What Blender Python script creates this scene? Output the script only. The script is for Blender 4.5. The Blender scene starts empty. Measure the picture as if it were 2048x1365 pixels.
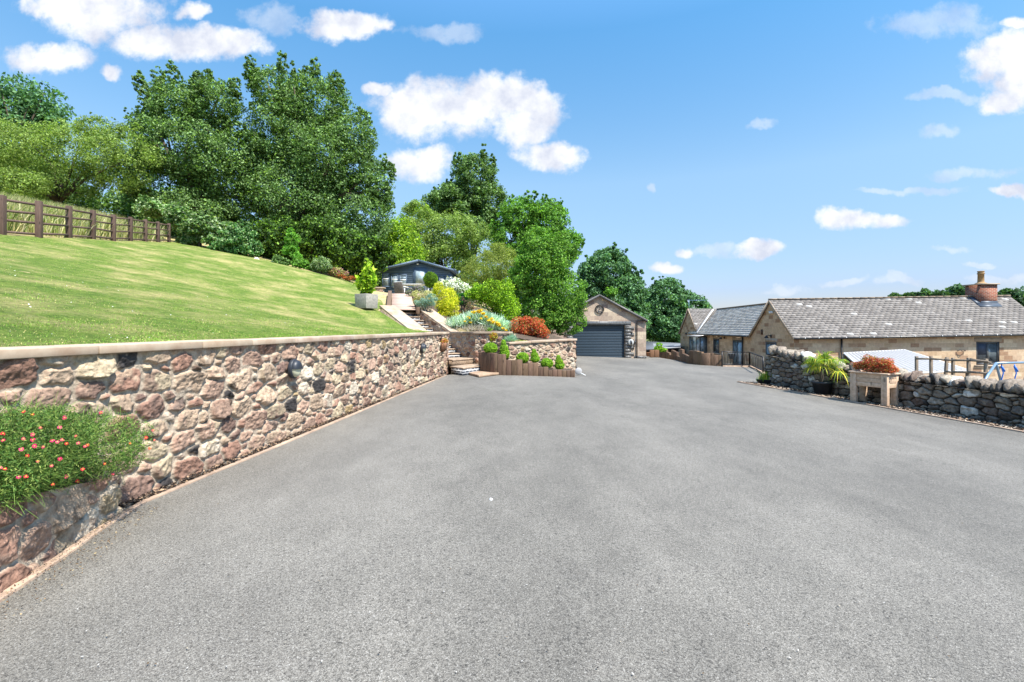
import bpy, math, random
import numpy as np
from mathutils import Vector
random.seed(4); np.random.seed(4)
C = bpy.context.scene.collection
R = math.radians
EYE = 1.5; F = 967.0; HX = 1024.0; HY = 656.0       # lens constants in full-photo pixels
# ---------------------------------------------------------------- camera, sky, sun, exposure
cd = bpy.data.cameras.new('camera'); cam = bpy.data.objects.new('camera', cd); C.objects.link(cam)
cd.sensor_width = 36; cd.lens = 17.0; cd.shift_y = -26.5/2048; cd.clip_end = 5000; cd.clip_start = .05
cam.location = (0, 0, EYE); cam.rotation_euler = (R(90), 0, 0)
bpy.context.scene.camera = cam
vs = bpy.context.scene.view_settings
vs.view_transform = 'Standard'; vs.look = 'None'; vs.exposure = 1.3; vs.gamma = 1; vs.use_curve_mapping = False
SUN = Vector((.38, -.35, .86)).normalized()
ld = bpy.data.lights.new('sun', 'SUN'); ld.energy = 4.3; ld.angle = R(.5); ld.color = (1, .955, .88)
so = bpy.data.objects.new('sun', ld); C.objects.link(so); so.location = (20, -10, 40)
so.rotation_euler = SUN.to_track_quat('Z', 'Y').to_euler()
w = bpy.data.worlds.new('World'); bpy.context.scene.world = w; w.use_nodes = True
CLOUDS = [  # x, y, rx, ry in photo directions
 (905,215,150,62),(985,205,115,66),(1062,205,64,50),(830,222,75,42),(1040,258,62,40),(765,177,34,14),
 (825,330,62,38),(1100,311,66,30),(862,318,40,30),
 (205,15,130,60),(300,75,80,36),(385,85,80,34),(450,95,84,36),(120,5,80,30),(95,108,92,32),(385,20,30,18),(228,139,24,16),
 (685,45,98,27),(735,48,55,17),
 (1995,120,75,48),(2035,165,75,50),(2040,90,60,40),(2030,46,45,12),(2000,200,50,24),
 (1700,445,55,20),(1752,445,48,17),(1520,501,50,14),(1368,503,24,13),(1322,540,32,13),(2030,380,45,12)]
WISPS = [(1430,500,50,12),(1580,574,52,11),(1800,566,46,9),(1690,562,45,8),(1915,499,50,9),(1900,195,90,10),(1870,256,50,14),
 (1950,343,100,15),(1870,50,120,34),(1305,374,14,12),(1525,262,40,11),(2010,560,60,10),
 (1970,532,30,7),(890,60,90,18),(540,40,70,30),(1830,378,120,9)]
def world():
    nt = w.node_tree; N = nt.nodes; Lk = nt.links.new
    for n in list(N): N.remove(n)
    out = N.new('ShaderNodeOutputWorld'); bg = N.new('ShaderNodeBackground'); Lk(bg.outputs[0], out.inputs[0])
    sky = N.new('ShaderNodeTexSky'); sky.sky_type = 'NISHITA'; sky.sun_disc = False
    sky.sun_elevation = math.asin(SUN.z); sky.sun_rotation = math.atan2(SUN.x, SUN.y)
    sky.air_density = 1.35; sky.dust_density = .2; sky.ozone_density = 2.5; sky.altitude = 200
    hs = N.new('ShaderNodeHueSaturation'); hs.inputs['Saturation'].default_value = 1.12; hs.inputs['Value'].default_value = 1.0
    Lk(sky.outputs[0], hs.inputs['Color'])
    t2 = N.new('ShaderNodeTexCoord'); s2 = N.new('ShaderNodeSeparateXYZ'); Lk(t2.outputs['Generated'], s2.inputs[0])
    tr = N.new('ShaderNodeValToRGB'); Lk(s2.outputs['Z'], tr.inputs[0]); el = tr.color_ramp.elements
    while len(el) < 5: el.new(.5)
    for i, (p_, c_) in enumerate([(0, (.33,.37,.60)), (.07, (.37,.40,.60)), (.28, (.70,.69,.67)), (.52, (.50,.76,.80)), (.78, (1.4,1.5,1.5))]): el[i].position = p_; el[i].color = (*c_, 1)  # last stop lifts the overhead sky, out of frame, as added fill light
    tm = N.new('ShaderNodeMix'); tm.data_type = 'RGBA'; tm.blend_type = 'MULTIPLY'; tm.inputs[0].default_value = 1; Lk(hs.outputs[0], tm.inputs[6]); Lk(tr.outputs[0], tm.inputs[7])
    tc = N.new('ShaderNodeTexCoord'); sp = N.new('ShaderNodeSeparateXYZ'); Lk(tc.outputs['Generated'], sp.inputs[0])
    def math_(op, a, b=None, clamp=False):
        m = N.new('ShaderNodeMath'); m.operation = op; m.use_clamp = clamp
        for i, v in enumerate((a, b)):
            if v is None: continue
            if isinstance(v, (int, float)): m.inputs[i].default_value = v
            else: Lk(v, m.inputs[i])
        return m.outputs[0]
    ya = math_('MAXIMUM', math_('ABSOLUTE', sp.outputs['Y']), .02)
    cb = N.new('ShaderNodeCombineXYZ'); Lk(math_('DIVIDE', sp.outputs['X'], ya), cb.inputs[0]); Lk(math_('DIVIDE', sp.outputs['Z'], ya), cb.inputs[1])
    def noise(scale, det, rough, src=cb.outputs[0]):
        n = N.new('ShaderNodeTexNoise'); n.inputs['Scale'].default_value = scale; n.inputs['Detail'].default_value = det
        n.inputs['Roughness'].default_value = rough; Lk(src, n.inputs['Vector']); return n
    wn = noise(5.5, 5, .6); wv = N.new('ShaderNodeVectorMath'); wv.operation = 'SUBTRACT'
    Lk(wn.outputs['Color'], wv.inputs[0]); wv.inputs[1].default_value = (.5,.5,.5)
    wa = N.new('ShaderNodeVectorMath'); wa.operation = 'MULTIPLY_ADD'; Lk(wv.outputs[0], wa.inputs[0])
    wa.inputs[1].default_value = (.13,.10,0); Lk(cb.outputs[0], wa.inputs[2])
    def group(lst):
        acc = None
        for (x, y, rx, ry) in lst:
            u, v = (x-HX)/F, (HY-y)/F; iu, iv = F/rx, F/ry
            m = N.new('ShaderNodeVectorMath'); m.operation = 'MULTIPLY_ADD'; Lk(wa.outputs[0], m.inputs[0])
            m.inputs[1].default_value = (iu, iv, 0); m.inputs[2].default_value = (-u*iu, -v*iv, 0)
            d = N.new('ShaderNodeVectorMath'); d.operation = 'DOT_PRODUCT'; Lk(m.outputs[0], d.inputs[0]); Lk(m.outputs[0], d.inputs[1])
            acc = d.outputs['Value'] if acc is None else math_('MINIMUM', acc, d.outputs['Value'])
        return acc
    fine = noise(13, 9, .62).outputs['Fac']; fine2 = noise(34, 6, .6).outputs['Fac']
    g1 = group(CLOUDS); g2 = group(WISPS)
    f = math_('ADD', math_('MULTIPLY', math_('SUBTRACT', fine, .5), 2.3), math_('MULTIPLY', math_('SUBTRACT', fine2, .5), 1.5))
    mr = N.new('ShaderNodeMapRange'); mr.interpolation_type = 'SMOOTHSTEP'
    mr.inputs['From Min'].default_value = 1.50; mr.inputs['From Max'].default_value = .22; Lk(math_('SUBTRACT', g1, f), mr.inputs['Value'])
    m2 = N.new('ShaderNodeMapRange'); m2.interpolation_type = 'SMOOTHSTEP'; m2.inputs['To Max'].default_value = .36
    m2.inputs['From Min'].default_value = 1.3; m2.inputs['From Max'].default_value = .0; Lk(math_('SUBTRACT', g2, math_('MULTIPLY', f, 1.3)), m2.inputs['Value'])
    mask = math_('MAXIMUM', mr.outputs[0], m2.outputs[0])
    shade = noise(9, 5, .6).outputs['Fac']
    cr = N.new('ShaderNodeValToRGB'); Lk(shade, cr.inputs[0])
    cr.color_ramp.elements[0].position = .36; cr.color_ramp.elements[0].color = (2.45,2.62,3.1,1)
    cr.color_ramp.elements[1].position = .55; cr.color_ramp.elements[1].color = (3.6,3.65,3.75,1)
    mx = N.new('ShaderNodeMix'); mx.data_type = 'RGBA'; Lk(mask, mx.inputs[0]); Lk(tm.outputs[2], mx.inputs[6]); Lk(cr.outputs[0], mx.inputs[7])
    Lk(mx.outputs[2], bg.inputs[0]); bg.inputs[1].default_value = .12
world()

# ---------------------------------------------------------------- helpers
def S(r, g, b, k=1.0):
    def f(c):
        c /= 255.0
        return c/12.92 if c <= .04045 else ((c+.055)/1.055)**2.4
    return (f(r)*k, f(g)*k, f(b)*k)
def P(px, py, Y):
    return np.array(((px-HX)/F*Y, Y, EYE+(HY-py)/F*Y))
def sp_(x, k=1.0): return np.log1p(np.exp(np.clip(x*k, -30, 30)))/k
def gz(X, Y): return -(.037*sp_(np.asarray(X, float), 1.6) + .018*sp_(np.asarray(Y, float)-17, 1.0))
def G(px, py):
    Y = 10.0
    for _ in range(60):
        X = (px-HX)/F*Y; z = float(gz(X, Y)); Yn = (EYE-z)*F/(py-HY); Y = .5*Y+.5*Yn
    X = (px-HX)/F*Y
    return np.array((X, Y, float(gz(X, Y))))
def hsh(ix, iy, s):
    h = (ix.astype(np.int64)*374761393 + iy.astype(np.int64)*668265263 + s*982451653) & 0x7fffffff
    h = ((h ^ (h >> 13))*1274126177) & 0x7fffffff
    return ((h ^ (h >> 16)) & 0xffff)/65535.0
def vnoise(x, y, s=0):
    x = np.asarray(x, float); y = np.asarray(y, float)
    ix = np.floor(x); iy = np.floor(y); fx = x-ix; fy = y-iy
    fx = fx*fx*(3-2*fx); fy = fy*fy*(3-2*fy)
    a = hsh(ix, iy, s); b = hsh(ix+1, iy, s); c = hsh(ix, iy+1, s); d = hsh(ix+1, iy+1, s)
    return (a*(1-fx)+b*fx)*(1-fy)+(c*(1-fx)+d*fx)*fy
def fbm(x, y, s=0, o=4):
    t = 0; a = .5
    for i in range(o): t = t+a*vnoise(x*2**i, y*2**i, s+i*7); a *= .5
    return t
WL = {}
def wloc(o): return WL.get(o.name, np.zeros(3)) if o is not None else np.zeros(3)
def tag(o, label=None, cat=None, group=None, kind=None):
    if label: o['label'] = label
    if cat: o['category'] = cat
    if group: o['group'] = group
    if kind: o['kind'] = kind
    return o
def thing(name, label, cat, loc=(0,0,0), group=None):
    o = bpy.data.objects.new(name, None); C.objects.link(o); o.location = tuple(float(v) for v in loc); o.empty_display_size = .1
    WL[o.name] = np.array(loc, float); return tag(o, label, cat, group)
def raw(name, V, Fc, m, parent=None, col=None, loc=None, smooth=False):
    """V (n,3) world coords, Fc list of index tuples or (k,4)/(k,3) array; links ONE mesh object"""
    V = np.asarray(V, float)
    org = wloc(parent) if parent is not None else (np.array(loc, float) if loc is not None else np.zeros(3))
    V = V-org
    me = bpy.data.meshes.new(name)
    if isinstance(Fc, np.ndarray):
        k = Fc.shape[1]; tot = np.full(len(Fc), k, np.int32); flat = Fc.astype(np.int32).ravel()
    else:
        tot = np.array([len(f) for f in Fc], np.int32); flat = np.array([i for f in Fc for i in f], np.int32)
    st = np.concatenate(([0], np.cumsum(tot)[:-1])).astype(np.int32)
    me.vertices.add(len(V)); me.vertices.foreach_set('co', V.astype(np.float32).ravel())
    me.loops.add(len(flat)); me.loops.foreach_set('vertex_index', flat)
    me.polygons.add(len(tot)); me.polygons.foreach_set('loop_start', st); me.polygons.foreach_set('loop_total', tot)
    me.update(calc_edges=True)
    # automatic wall-style UVs in metres
    nrm = np.empty(len(tot)*3, np.float32); me.polygons.foreach_get('normal', nrm); nrm = nrm.reshape(-1, 3)
    ln = np.repeat(nrm, tot, axis=0); P3 = V[flat]
    hor = np.stack((-ln[:,1], ln[:,0]), 1); hl = np.linalg.norm(hor, axis=1); flatm = np.abs(ln[:,2]) > .95
    hl[hl < 1e-6] = 1; hor = hor/hl[:,None]
    u = (P3[:,:2]*hor).sum(1); v = P3[:,2].copy()
    u[flatm] = P3[flatm,0]; v[flatm] = P3[flatm,1]
    uv = me.uv_layers.new(name='UVMap'); uv.data.foreach_set('uv', np.stack((u, v), 1).astype(np.float32).ravel())
    if col is not None:
        col = np.asarray(col, float)
        if col.shape[1] == 3: col = np.concatenate((col, np.ones((len(col), 1))), 1)
        a = me.color_attributes.new('Col', 'FLOAT_COLOR', 'POINT'); a.data.foreach_set('color', col.astype(np.float32).ravel())
    if smooth: me.polygons.foreach_set('use_smooth', np.ones(len(tot), bool))
    me.materials.append(m)
    o = bpy.data.objects.new(name, me); C.objects.link(o)
    if parent is not None: o.parent = parent
    else: o.location = tuple(org)
    WL[o.name] = org
    return o
class MB:
    def __init__(s): s.V = []; s.F = []; s.C = []; s.n = 0; s.c = (1,1,1)
    def add(s, V, Fc, c=None):
        V = [tuple(float(q) for q in v) for v in V]; s.V += V; s.F += [tuple(i+s.n for i in f) for f in Fc]
        s.C += [c or s.c]*len(V); s.n += len(V); return s
    def hexa(s, p, c=None):   # 8 points: bottom 4 ccw, top 4 ccw
        return s.add(p, [(3,2,1,0),(4,5,6,7),(0,1,5,4),(1,2,6,5),(2,3,7,6),(3,0,4,7)], c)
    def box(s, x0, x1, y0, y1, z0, z1, c=None):
        return s.hexa([(x0,y0,z0),(x1,y0,z0),(x1,y1,z0),(x0,y1,z0),(x0,y0,z1),(x1,y0,z1),(x1,y1,z1),(x0,y1,z1)], c)
    def rbox(s, c, size, ang=0, col=None, tilt=0):
        cx, cy, cz = c; a, b, h = size[0]/2, size[1]/2, size[2]/2; ca, sa = math.cos(ang), math.sin(ang)
        pts = []
        for z in (-h, h):
            for (x, y) in ((-a,-b),(a,-b),(a,b),(-a,b)):
                xx = x+tilt*z; pts.append((cx+xx*ca-y*sa, cy+xx*sa+y*ca, cz+z))
        return s.hexa(pts, col)
    def bar(s, p, q, wd, ht, c=None, up=(0,0,1)):
        p = Vector([float(v) for v in p]); q = Vector([float(v) for v in q]); d = (q-p).normalized(); up = Vector(up)
        if abs(d.dot(up)) > .98: up = Vector((0,1,0))
        a = d.cross(up).normalized()*(wd/2); b = a.cross(d).normalized()*(ht/2)
        return s.hexa([p-a-b, p+a-b, q+a-b, q-a-b, p-a+b, p+a+b, q+a+b, q-a+b], c)
    def tube(s, pts, rad, n=8, c=None, cap=True):
        pts = [Vector([float(v) for v in p]) for p in pts]
        if isinstance(rad, (int, float)): rad = [rad]*len(pts)
        V = []; Fc = []; a0 = None
        for i, p in enumerate(pts):
            d = (pts[min(i+1, len(pts)-1)]-pts[max(i-1, 0)]).normalized()
            if a0 is None: a0 = d.orthogonal().normalized()
            a0 = (a0-d*a0.dot(d)).normalized(); b = d.cross(a0)
            for k in range(n):
                t = 2*math.pi*k/n; V.append(p+(a0*math.cos(t)+b*math.sin(t))*rad[i])
        for i in range(len(pts)-1):
            for k in range(n):
                k2 = (k+1) % n; Fc.append((i*n+k, i*n+k2, (i+1)*n+k2, (i+1)*n+k))
        if cap: Fc.append(tuple(range(n-1,-1,-1))); Fc.append(tuple((len(pts)-1)*n+k for k in range(n)))
        return s.add(V, Fc, c)
    def lathe(s, cx, cy, prof, n=24, c=None, a0=0, sq=False):
        V = []; Fc = []
        for (r, z) in prof:
            for k in range(n):
                t = 2*math.pi*k/n+a0; V.append((cx+r*math.cos(t), cy+r*math.sin(t), z))
        for i in range(len(prof)-1):
            for k in range(n):
                k2 = (k+1) % n; Fc.append((i*n+k, i*n+k2, (i+1)*n+k2, (i+1)*n+k))
        Fc.append(tuple(range(n-1,-1,-1))); Fc.append(tuple((len(prof)-1)*n+k for k in range(n)))
        return s.add(V, Fc, c)
    def build(s, name, m, parent=None, loc=None, bevel=0, smooth=False):
        o = raw(name, np.array(s.V), s.F, m, parent, np.array(s.C, float), loc, smooth)
        if bevel:
            b = o.modifiers.new('b', 'BEVEL'); b.width = bevel; b.segments = 2; b.limit_method = 'ANGLE'
        return o
def copy_tree(o, parent=None):
    c = o.copy(); C.objects.link(c); c.parent = parent
    for ch in [x for x in o.children]: copy_tree(ch, c)
    return c

# ---------------------------------------------------------------- materials
def NM(name):
    m = bpy.data.materials.new(name); m.use_nodes = True; nt = m.node_tree
    b = nt.nodes['Principled BSDF']; b.inputs['Specular IOR Level'].default_value = .3
    return m, nt, b
class ND:
    def __init__(s, nt, b): s.nt = nt; s.b = b; s.L = nt.links.new
    def n(s, t, **k):
        x = s.nt.nodes.new(t)
        for a, v in k.items(): setattr(x, a, v)
        return x
    def co(s, kind='Object', scale=(1,1,1), rot=(0,0,0)):
        t = s.n('ShaderNodeTexCoord'); m = s.n('ShaderNodeMapping'); m.inputs['Scale'].default_value = scale; m.inputs['Rotation'].default_value = rot
        s.L(t.outputs[kind], m.inputs[0]); return m.outputs[0]
    def noise(s, v, sc, det=6, ro=.6, out='Fac'):
        x = s.n('ShaderNodeTexNoise'); x.inputs['Scale'].default_value = sc; x.inputs['Detail'].default_value = det; x.inputs['Roughness'].default_value = ro
        s.L(v, x.inputs['Vector']); return x.outputs[out]
    def voro(s, v, sc, out='Distance', feat='F1'):
        x = s.n('ShaderNodeTexVoronoi', feature=feat); x.inputs['Scale'].default_value = sc; s.L(v, x.inputs['Vector']); return x.outputs[out]
    def ramp(s, f, st):
        x = s.n('ShaderNodeValToRGB'); e = x.color_ramp.elements
        while len(e) < len(st): e.new(.5)
        for i, (p, c) in enumerate(st):
            e[i].position = p; e[i].color = (c[0], c[1], c[2], 1) if hasattr(c, '__len__') else (c, c, c, 1)
        s.L(f, x.inputs[0]); return x.outputs[0]
    def mix(s, f, a, b, mode='MIX'):
        x = s.n('ShaderNodeMix', data_type='RGBA', blend_type=mode)
        for i, v in ((0, f), (6, a), (7, b)):
            if isinstance(v, (int, float)): x.inputs[i].default_value = v
            elif isinstance(v, tuple): x.inputs[i].default_value = (v[0], v[1], v[2], 1)
            else: s.L(v, x.inputs[i])
        return x.outputs[2]
    def attr(s):
        a = s.n('ShaderNodeAttribute', attribute_name='Col'); return a.outputs['Color']
    def col(s, c):
        if isinstance(c, tuple): s.b.inputs['Base Color'].default_value = (*c[:3], 1)
        else: s.L(c, s.b.inputs['Base Color'])
    def bump(s, h, st=.5, dist=.01, prev=None):
        x = s.n('ShaderNodeBump'); x.inputs['Strength'].default_value = st; x.inputs['Distance'].default_value = dist
        s.L(h, x.inputs['Height']);
        if prev is not None: s.L(prev, x.inputs['Normal'])
        s.L(x.outputs[0], s.b.inputs['Normal']); return x.outputs[0]
def mat(name, c, c2=None, sc=6, rough=.85, bump=.25, bsc=None, dist=.01, attr=False, spec=.3, metal=0, stretch=(1,1,1), kind='Object'):
    m, nt, b = NM(name); d = ND(nt, b); v = d.co(kind, stretch)
    f = d.ramp(d.noise(v, sc, 7, .62), [(.33, 0), (.67, 1)])
    cc = d.mix(f, c, c2 if c2 is not None else tuple(q*.75 for q in c))
    if attr: cc = d.mix(1.0, cc, d.attr(), 'MULTIPLY')
    d.col(cc); b.inputs['Roughness'].default_value = rough; b.inputs['Specular IOR Level'].default_value = spec; b.inputs['Metallic'].default_value = metal
    if bump: d.bump(d.noise(v, bsc or sc*4, 8, .65), bump, dist)
    return m
def m_attr(name, sc=20, rough=.9, bump=.5, dist=.01, var=.35, bsc=None, dark=0):
    m, nt, b = NM(name); d = ND(nt, b); v = d.co()
    n = d.noise(v, sc, 9, .68)
    f = d.ramp(n, [(.3, 1-var), (.7, 1+var)])
    cc = d.mix(1.0, d.attr(), f, 'MULTIPLY')
    if dark:
        q = d.ramp(d.noise(v, 3.4, 6, .6), [(.60, 0), (.66, 1)]); cc = d.mix(q, cc, d.mix(1.0, cc, (dark, dark, dark), 'MULTIPLY'))
    d.col(cc); b.inputs['Roughness'].default_value = rough
    h = d.noise(v, bsc or sc*1.5, 10, .7); vv = d.voro(v, (bsc or sc)*.8)
    d.bump(d.mix(.35, h, vv), bump, dist); return m
def m_leaf(name, rough=.6, trans=.38, spec=.2, var=.25):
    m, nt, b = NM(name); d = ND(nt, b)
    a = d.attr(); v = d.co(); f = d.ramp(d.noise(v, .9, 3, .5), [(.3, 1-var), (.7, 1+var)])
    cc = d.mix(1.0, a, f, 'MULTIPLY'); d.col(cc)
    b.inputs['Roughness'].default_value = rough; b.inputs['Specular IOR Level'].default_value = spec
    t = d.n('ShaderNodeBsdfTranslucent'); d.L(d.mix(1.0, cc, (1.3, 1.45, .5), 'MULTIPLY'), t.inputs[0])
    mx = d.n('ShaderNodeMixShader'); mx.inputs[0].default_value = trans
    out = nt.nodes['Material Output']; d.L(b.outputs[0], mx.inputs[1]); d.L(t.outputs[0], mx.inputs[2]); d.L(mx.outputs[0], out.inputs[0])
    return m
LEAF = m_leaf('leaf'); LEAFW = m_leaf('leaf_matt', .7, .22, .15); PETAL = m_leaf('petal', .7, .25, .1, .1)
def m_asphalt():
    m, nt, b = NM('asphalt'); d = ND(nt, b); v = d.co()
    big = d.ramp(d.noise(d.co('Object', (1, .45, 1), (0, 0, .5)), .42, 6, .62), [(.36, 1.0), (.60, 1.38)])
    mid = d.ramp(d.noise(d.co('Object', (1, .6, 1)), 2.6, 7, .68), [(.3, .84), (.7, 1.12)])
    vor = d.voro(v, 210, 'Color'); sepc = d.n('ShaderNodeSeparateColor'); d.L(vor, sepc.inputs[0])
    gr = d.ramp(sepc.outputs[0], [(0, (.064,.057,.047)), (.22, (.129,.117,.097)), (.75, (.175,.160,.134)), (.96, (.215,.199,.170)), (1, (.29,.272,.24))])
    dk = d.ramp(d.voro(v, 210), [(.35, 1), (.75, .6)])
    fn = d.mix(1, d.ramp(d.noise(v, 75, 4, .7), [(.36, .62), (.56, 1.1)]), d.ramp(d.noise(v, 38, 3, .8), [(.34, .45), (.42, 1)]), 'MULTIPLY')
    c = d.mix(1, gr, dk, 'MULTIPLY'); c = d.mix(1, c, big, 'MULTIPLY'); c = d.mix(1, c, mid, 'MULTIPLY'); c = d.mix(1, c, fn, 'MULTIPLY')
    d.col(c); b.inputs['Roughness'].default_value = .78; b.inputs['Specular IOR Level'].default_value = .35
    d.bump(d.mix(.5, d.voro(v, 210), d.noise(v, 70, 4, .7)), .7, .0045); return m
def m_grass(name, greens, straw, amt=(.46, .62), sc=.5):
    m, nt, b = NM(name); d = ND(nt, b); v = d.co()
    p1 = d.ramp(d.noise(d.co('Object', (1, .8, 1), (0,0,-.6)), sc, 9, .72), [(amt[0], 0), (amt[1], 1)])
    p2 = d.ramp(d.noise(d.co('Object', (1, .7, 1)), 5, 9, .78), [(.38, 0), (.62, 1)])
    stripe = d.n('ShaderNodeTexWave', wave_type='BANDS', bands_direction='X'); stripe.inputs['Scale'].default_value = .42; stripe.inputs['Distortion'].default_value = 7
    stripe.inputs['Detail'].default_value = 4; stripe.inputs['Detail Scale'].default_value = .7
    d.L(d.co('Object', (1,1,1), (0,0,.62)), stripe.inputs[0])
    g = d.mix(p2, greens[0], greens[1]); g = d.mix(d.ramp(stripe.outputs[0], [(.2, 0), (.85, .10)]), g, greens[2])
    c = d.mix(d.mix(.6, p1, p2, 'MULTIPLY'), g, straw)
    fine = d.ramp(d.noise(v, 16, 8, .82), [(.34, .55), (.66, 1.38)]); c = d.mix(1, c, fine, 'MULTIPLY')
    d.col(c); b.inputs['Roughness'].default_value = .9; b.inputs['Specular IOR Level'].default_value = .15
    d.bump(d.noise(v, 70, 6, .8), 1.0, .03); return m
def m_brick(name, cols, mortar, bw, bh, ms=.006, rough=.85, kind='UV', bump=.6, rot=0, var=.2, offset=.5):
    m, nt, b = NM(name); d = ND(nt, b); v = d.co(kind, (1,1,1), (0,0,rot))
    wn = d.n('ShaderNodeTexBrick'); wn.offset = offset; wn.inputs['Scale'].default_value = 1; wn.inputs['Brick Width'].default_value = bw; wn.inputs['Row Height'].default_value = bh
    wn.inputs['Mortar Size'].default_value = ms; wn.inputs['Mortar Smooth'].default_value = .15; wn.inputs['Bias'].default_value = 0
    wn.inputs['Color1'].default_value = (0,0,0,1); wn.inputs['Color2'].default_value = (1,1,1,1); wn.inputs['Mortar'].default_value = (.5,.5,.5,1)
    d.L(v, wn.inputs['Vector'])
    k = len(cols); c = d.ramp(wn.outputs['Color'], [(i/(k-1)*.8+.1, cc) for i, cc in enumerate(cols)])
    o = d.co(); n = d.ramp(d.noise(o, 7, 8, .65), [(.3, 1-var), (.7, 1+var)]); c = d.mix(1, c, n, 'MULTIPLY')
    c = d.mix(wn.outputs['Fac'], c, mortar); d.col(c); b.inputs['Roughness'].default_value = rough
    h = d.mix(wn.outputs['Fac'], d.ramp(d.noise(o, 45, 6, .7), [(.2, .7), (.8, 1)]), (0,0,0)); d.bump(h, bump, .012); return m
def m_wood(name, c, c2, attr=True, sc=3, st=(14,14,1.2), rough=.8, bump=.5):
    m, nt, b = NM(name); d = ND(nt, b); v = d.co('Object', st)
    f = d.ramp(d.noise(v, sc, 8, .68), [(.3, 0), (.7, 1)]); cc = d.mix(f, c, c2)
    kn = d.ramp(d.voro(d.co('Object', (5, 5, 2.2)), 1.0), [(.07, .45), (.15, 1)]); cc = d.mix(1, cc, kn, 'MULTIPLY')
    if attr: cc = d.mix(1, cc, d.attr(), 'MULTIPLY')
    d.col(cc); b.inputs['Roughness'].default_value = rough; d.bump(f, bump, .006); return m
def m_plain(name, c, rough=.5, metal=0, spec=.4, bump=0, alpha=1, trans=0):
    m, nt, b = NM(name); d = ND(nt, b); v = d.co()
    n = d.ramp(d.noise(v, 9, 5, .6), [(.3, .88), (.7, 1.1)]); d.col(d.mix(1, c, n, 'MULTIPLY'))
    b.inputs['Roughness'].default_value = rough; b.inputs['Metallic'].default_value = metal; b.inputs['Specular IOR Level'].default_value = spec
    if trans: b.inputs['Transmission Weight'].default_value = trans
    if bump: d.bump(d.noise(v, 60, 6, .7), bump, .004)
    return m
def m_glass(name, tint=(.05,.06,.065), rough=.04):
    m, nt, b = NM(name); d = ND(nt, b); v = d.co()
    d.col(d.mix(d.ramp(d.noise(v, 2.5, 4, .5), [(.4, 0), (.6, 1)]), tint, tuple(q*2.2 for q in tint)))
    b.inputs['Roughness'].default_value = rough; b.inputs['Specular IOR Level'].default_value = 1.0; return m

ASPH = m_asphalt()
STONE = m_attr('rubble_stone', 18, .9, 1.0, .02, .5, 26, .35)
DSTONE = m_attr('dry_stone', 14, .92, 1.0, .025, .55, 20, .5)
COPE = mat('coping_stone', S(205,188,165,.72), S(178,152,128,.7), 3.5, .85, .3, 40, .004, attr=True)
PAVE = mat('paving_stone', S(196,172,146,.75), S(150,130,110,.7), 6, .85, .4, 40, .005, attr=True)
EDGE = mat('edging_stone', S(190,165,142,.8), S(160,135,115,.7), 5, .9, .3, 40, .004, attr=True)
SOIL = mat('soil', (.045,.032,.022), (.12,.085,.055), 14, .95, 1.0, 30, .03)
MULCH = m_attr('mulch', 30, .95, .8, .01, .5)
ASHLAR = m_brick('ashlar', [S(190,160,126,.86), S(206,176,142,.90), S(196,166,136,.86), S(216,190,156,.92), S(172,136,106,.78)], S(208,184,154,.84), .46, .215, .006)
ASHLARP = m_brick('ashlar_pink', [S(174,154,136,.74), S(196,174,152,.78), S(180,156,138,.72), S(216,196,168,.84), S(158,134,122,.66)], S(188,168,152,.76), .62, .27, .006)
BLUEB = m_brick('blue_brick', [(.022,.026,.034), (.035,.04,.05), (.05,.055,.065), (.03,.034,.045)], S(178,172,160,.62), .225, .075, .011, .35)
STEPB = m_brick('step_brick', [(.03,.036,.046), (.045,.052,.065), (.06,.07,.085)], S(205,205,205,.85), .225, .0735, .016, .3)
BLUES = m_brick('blue_brick_soldier', [(.03,.035,.045), (.05,.058,.07), (.075,.085,.1)], S(160,158,150,.6), .075, .225, .009, .4, offset=0)
REDB = m_brick('red_brick', [S(140,72,50,.8), S(160,86,58,.8), S(120,60,44,.8)], S(190,170,150,.6), .225, .075, .011)
TILE = m_attr('roof_tile', 8, .85, .08, .004, .2)
SLEEP = m_wood('sleeper_wood', S(150,122,98,.66), S(104,82,66,.62))
FENCEW = m_wood('fence_wood', S(122,100,88,.66), S(92,74,66,.62))
TABLEW = m_wood('planter_wood', S(220,192,166,.92), S(186,158,132,.85), st=(5,5,5))
OLDW = m_wood('weathered_post', S(170,154,134,.8), S(126,112,98,.7))
DECKW = mat('deck_board', S(206,182,164,.9), S(186,160,142,.85), 5, .8, .3, 30, .004, attr=True, stretch=(1,12,12))
BARK = mat('bark', (.10,.08,.06), (.05,.04,.03), 8, .95, .9, 20, .03, stretch=(1,1,.3))
BLACKM = m_plain('black_metal', (.012,.012,.014), .4)
DARKP = m_plain('dark_plastic', (.022,.026,.033), .45)
NAVY = m_plain('navy_paint', S(84,102,122,.95), .6, bump=.1)
DOORG = m_plain('garage_door_paint', S(60,78,92,.55), .5, bump=.1)
GREYF = m_plain('grey_frame_paint', S(98,98,98,.6), .5)
GUTTER = m_plain('gutter_plastic', (.03,.027,.025), .4)
WHITE = m_plain('white_paint', (.7,.7,.68), .5)
CREAM = m_plain('cream_plastic', S(214,212,180,.7), .4)
GLASS = m_glass('window_glass'); GLASSB = m_glass('pale_glass', (.16,.2,.22), .12)
ZINC = m_plain('roof_sheet', S(222,214,204,.6), .4, .2)
LEADM = m_plain('lead', S(90,100,112,.6), .5, .2)
CLAY = m_plain('terracotta', S(170,120,86,.62), .8, bump=.4)
CHIMPOT = m_plain('buff_clay', S(178,142,96,.7), .8, bump=.3)
BLUEPL = m_plain('blue_plastic', (.03,.16,.55), .4)
TUBEM = m_plain('frame_metal', S(160,190,215,.65), .35, .5)
RATTAN = m_brick('rattan', [(.12,.105,.09), (.2,.17,.15), (.15,.13,.115)], (.04,.035,.03), .05, .025, .003)
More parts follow.
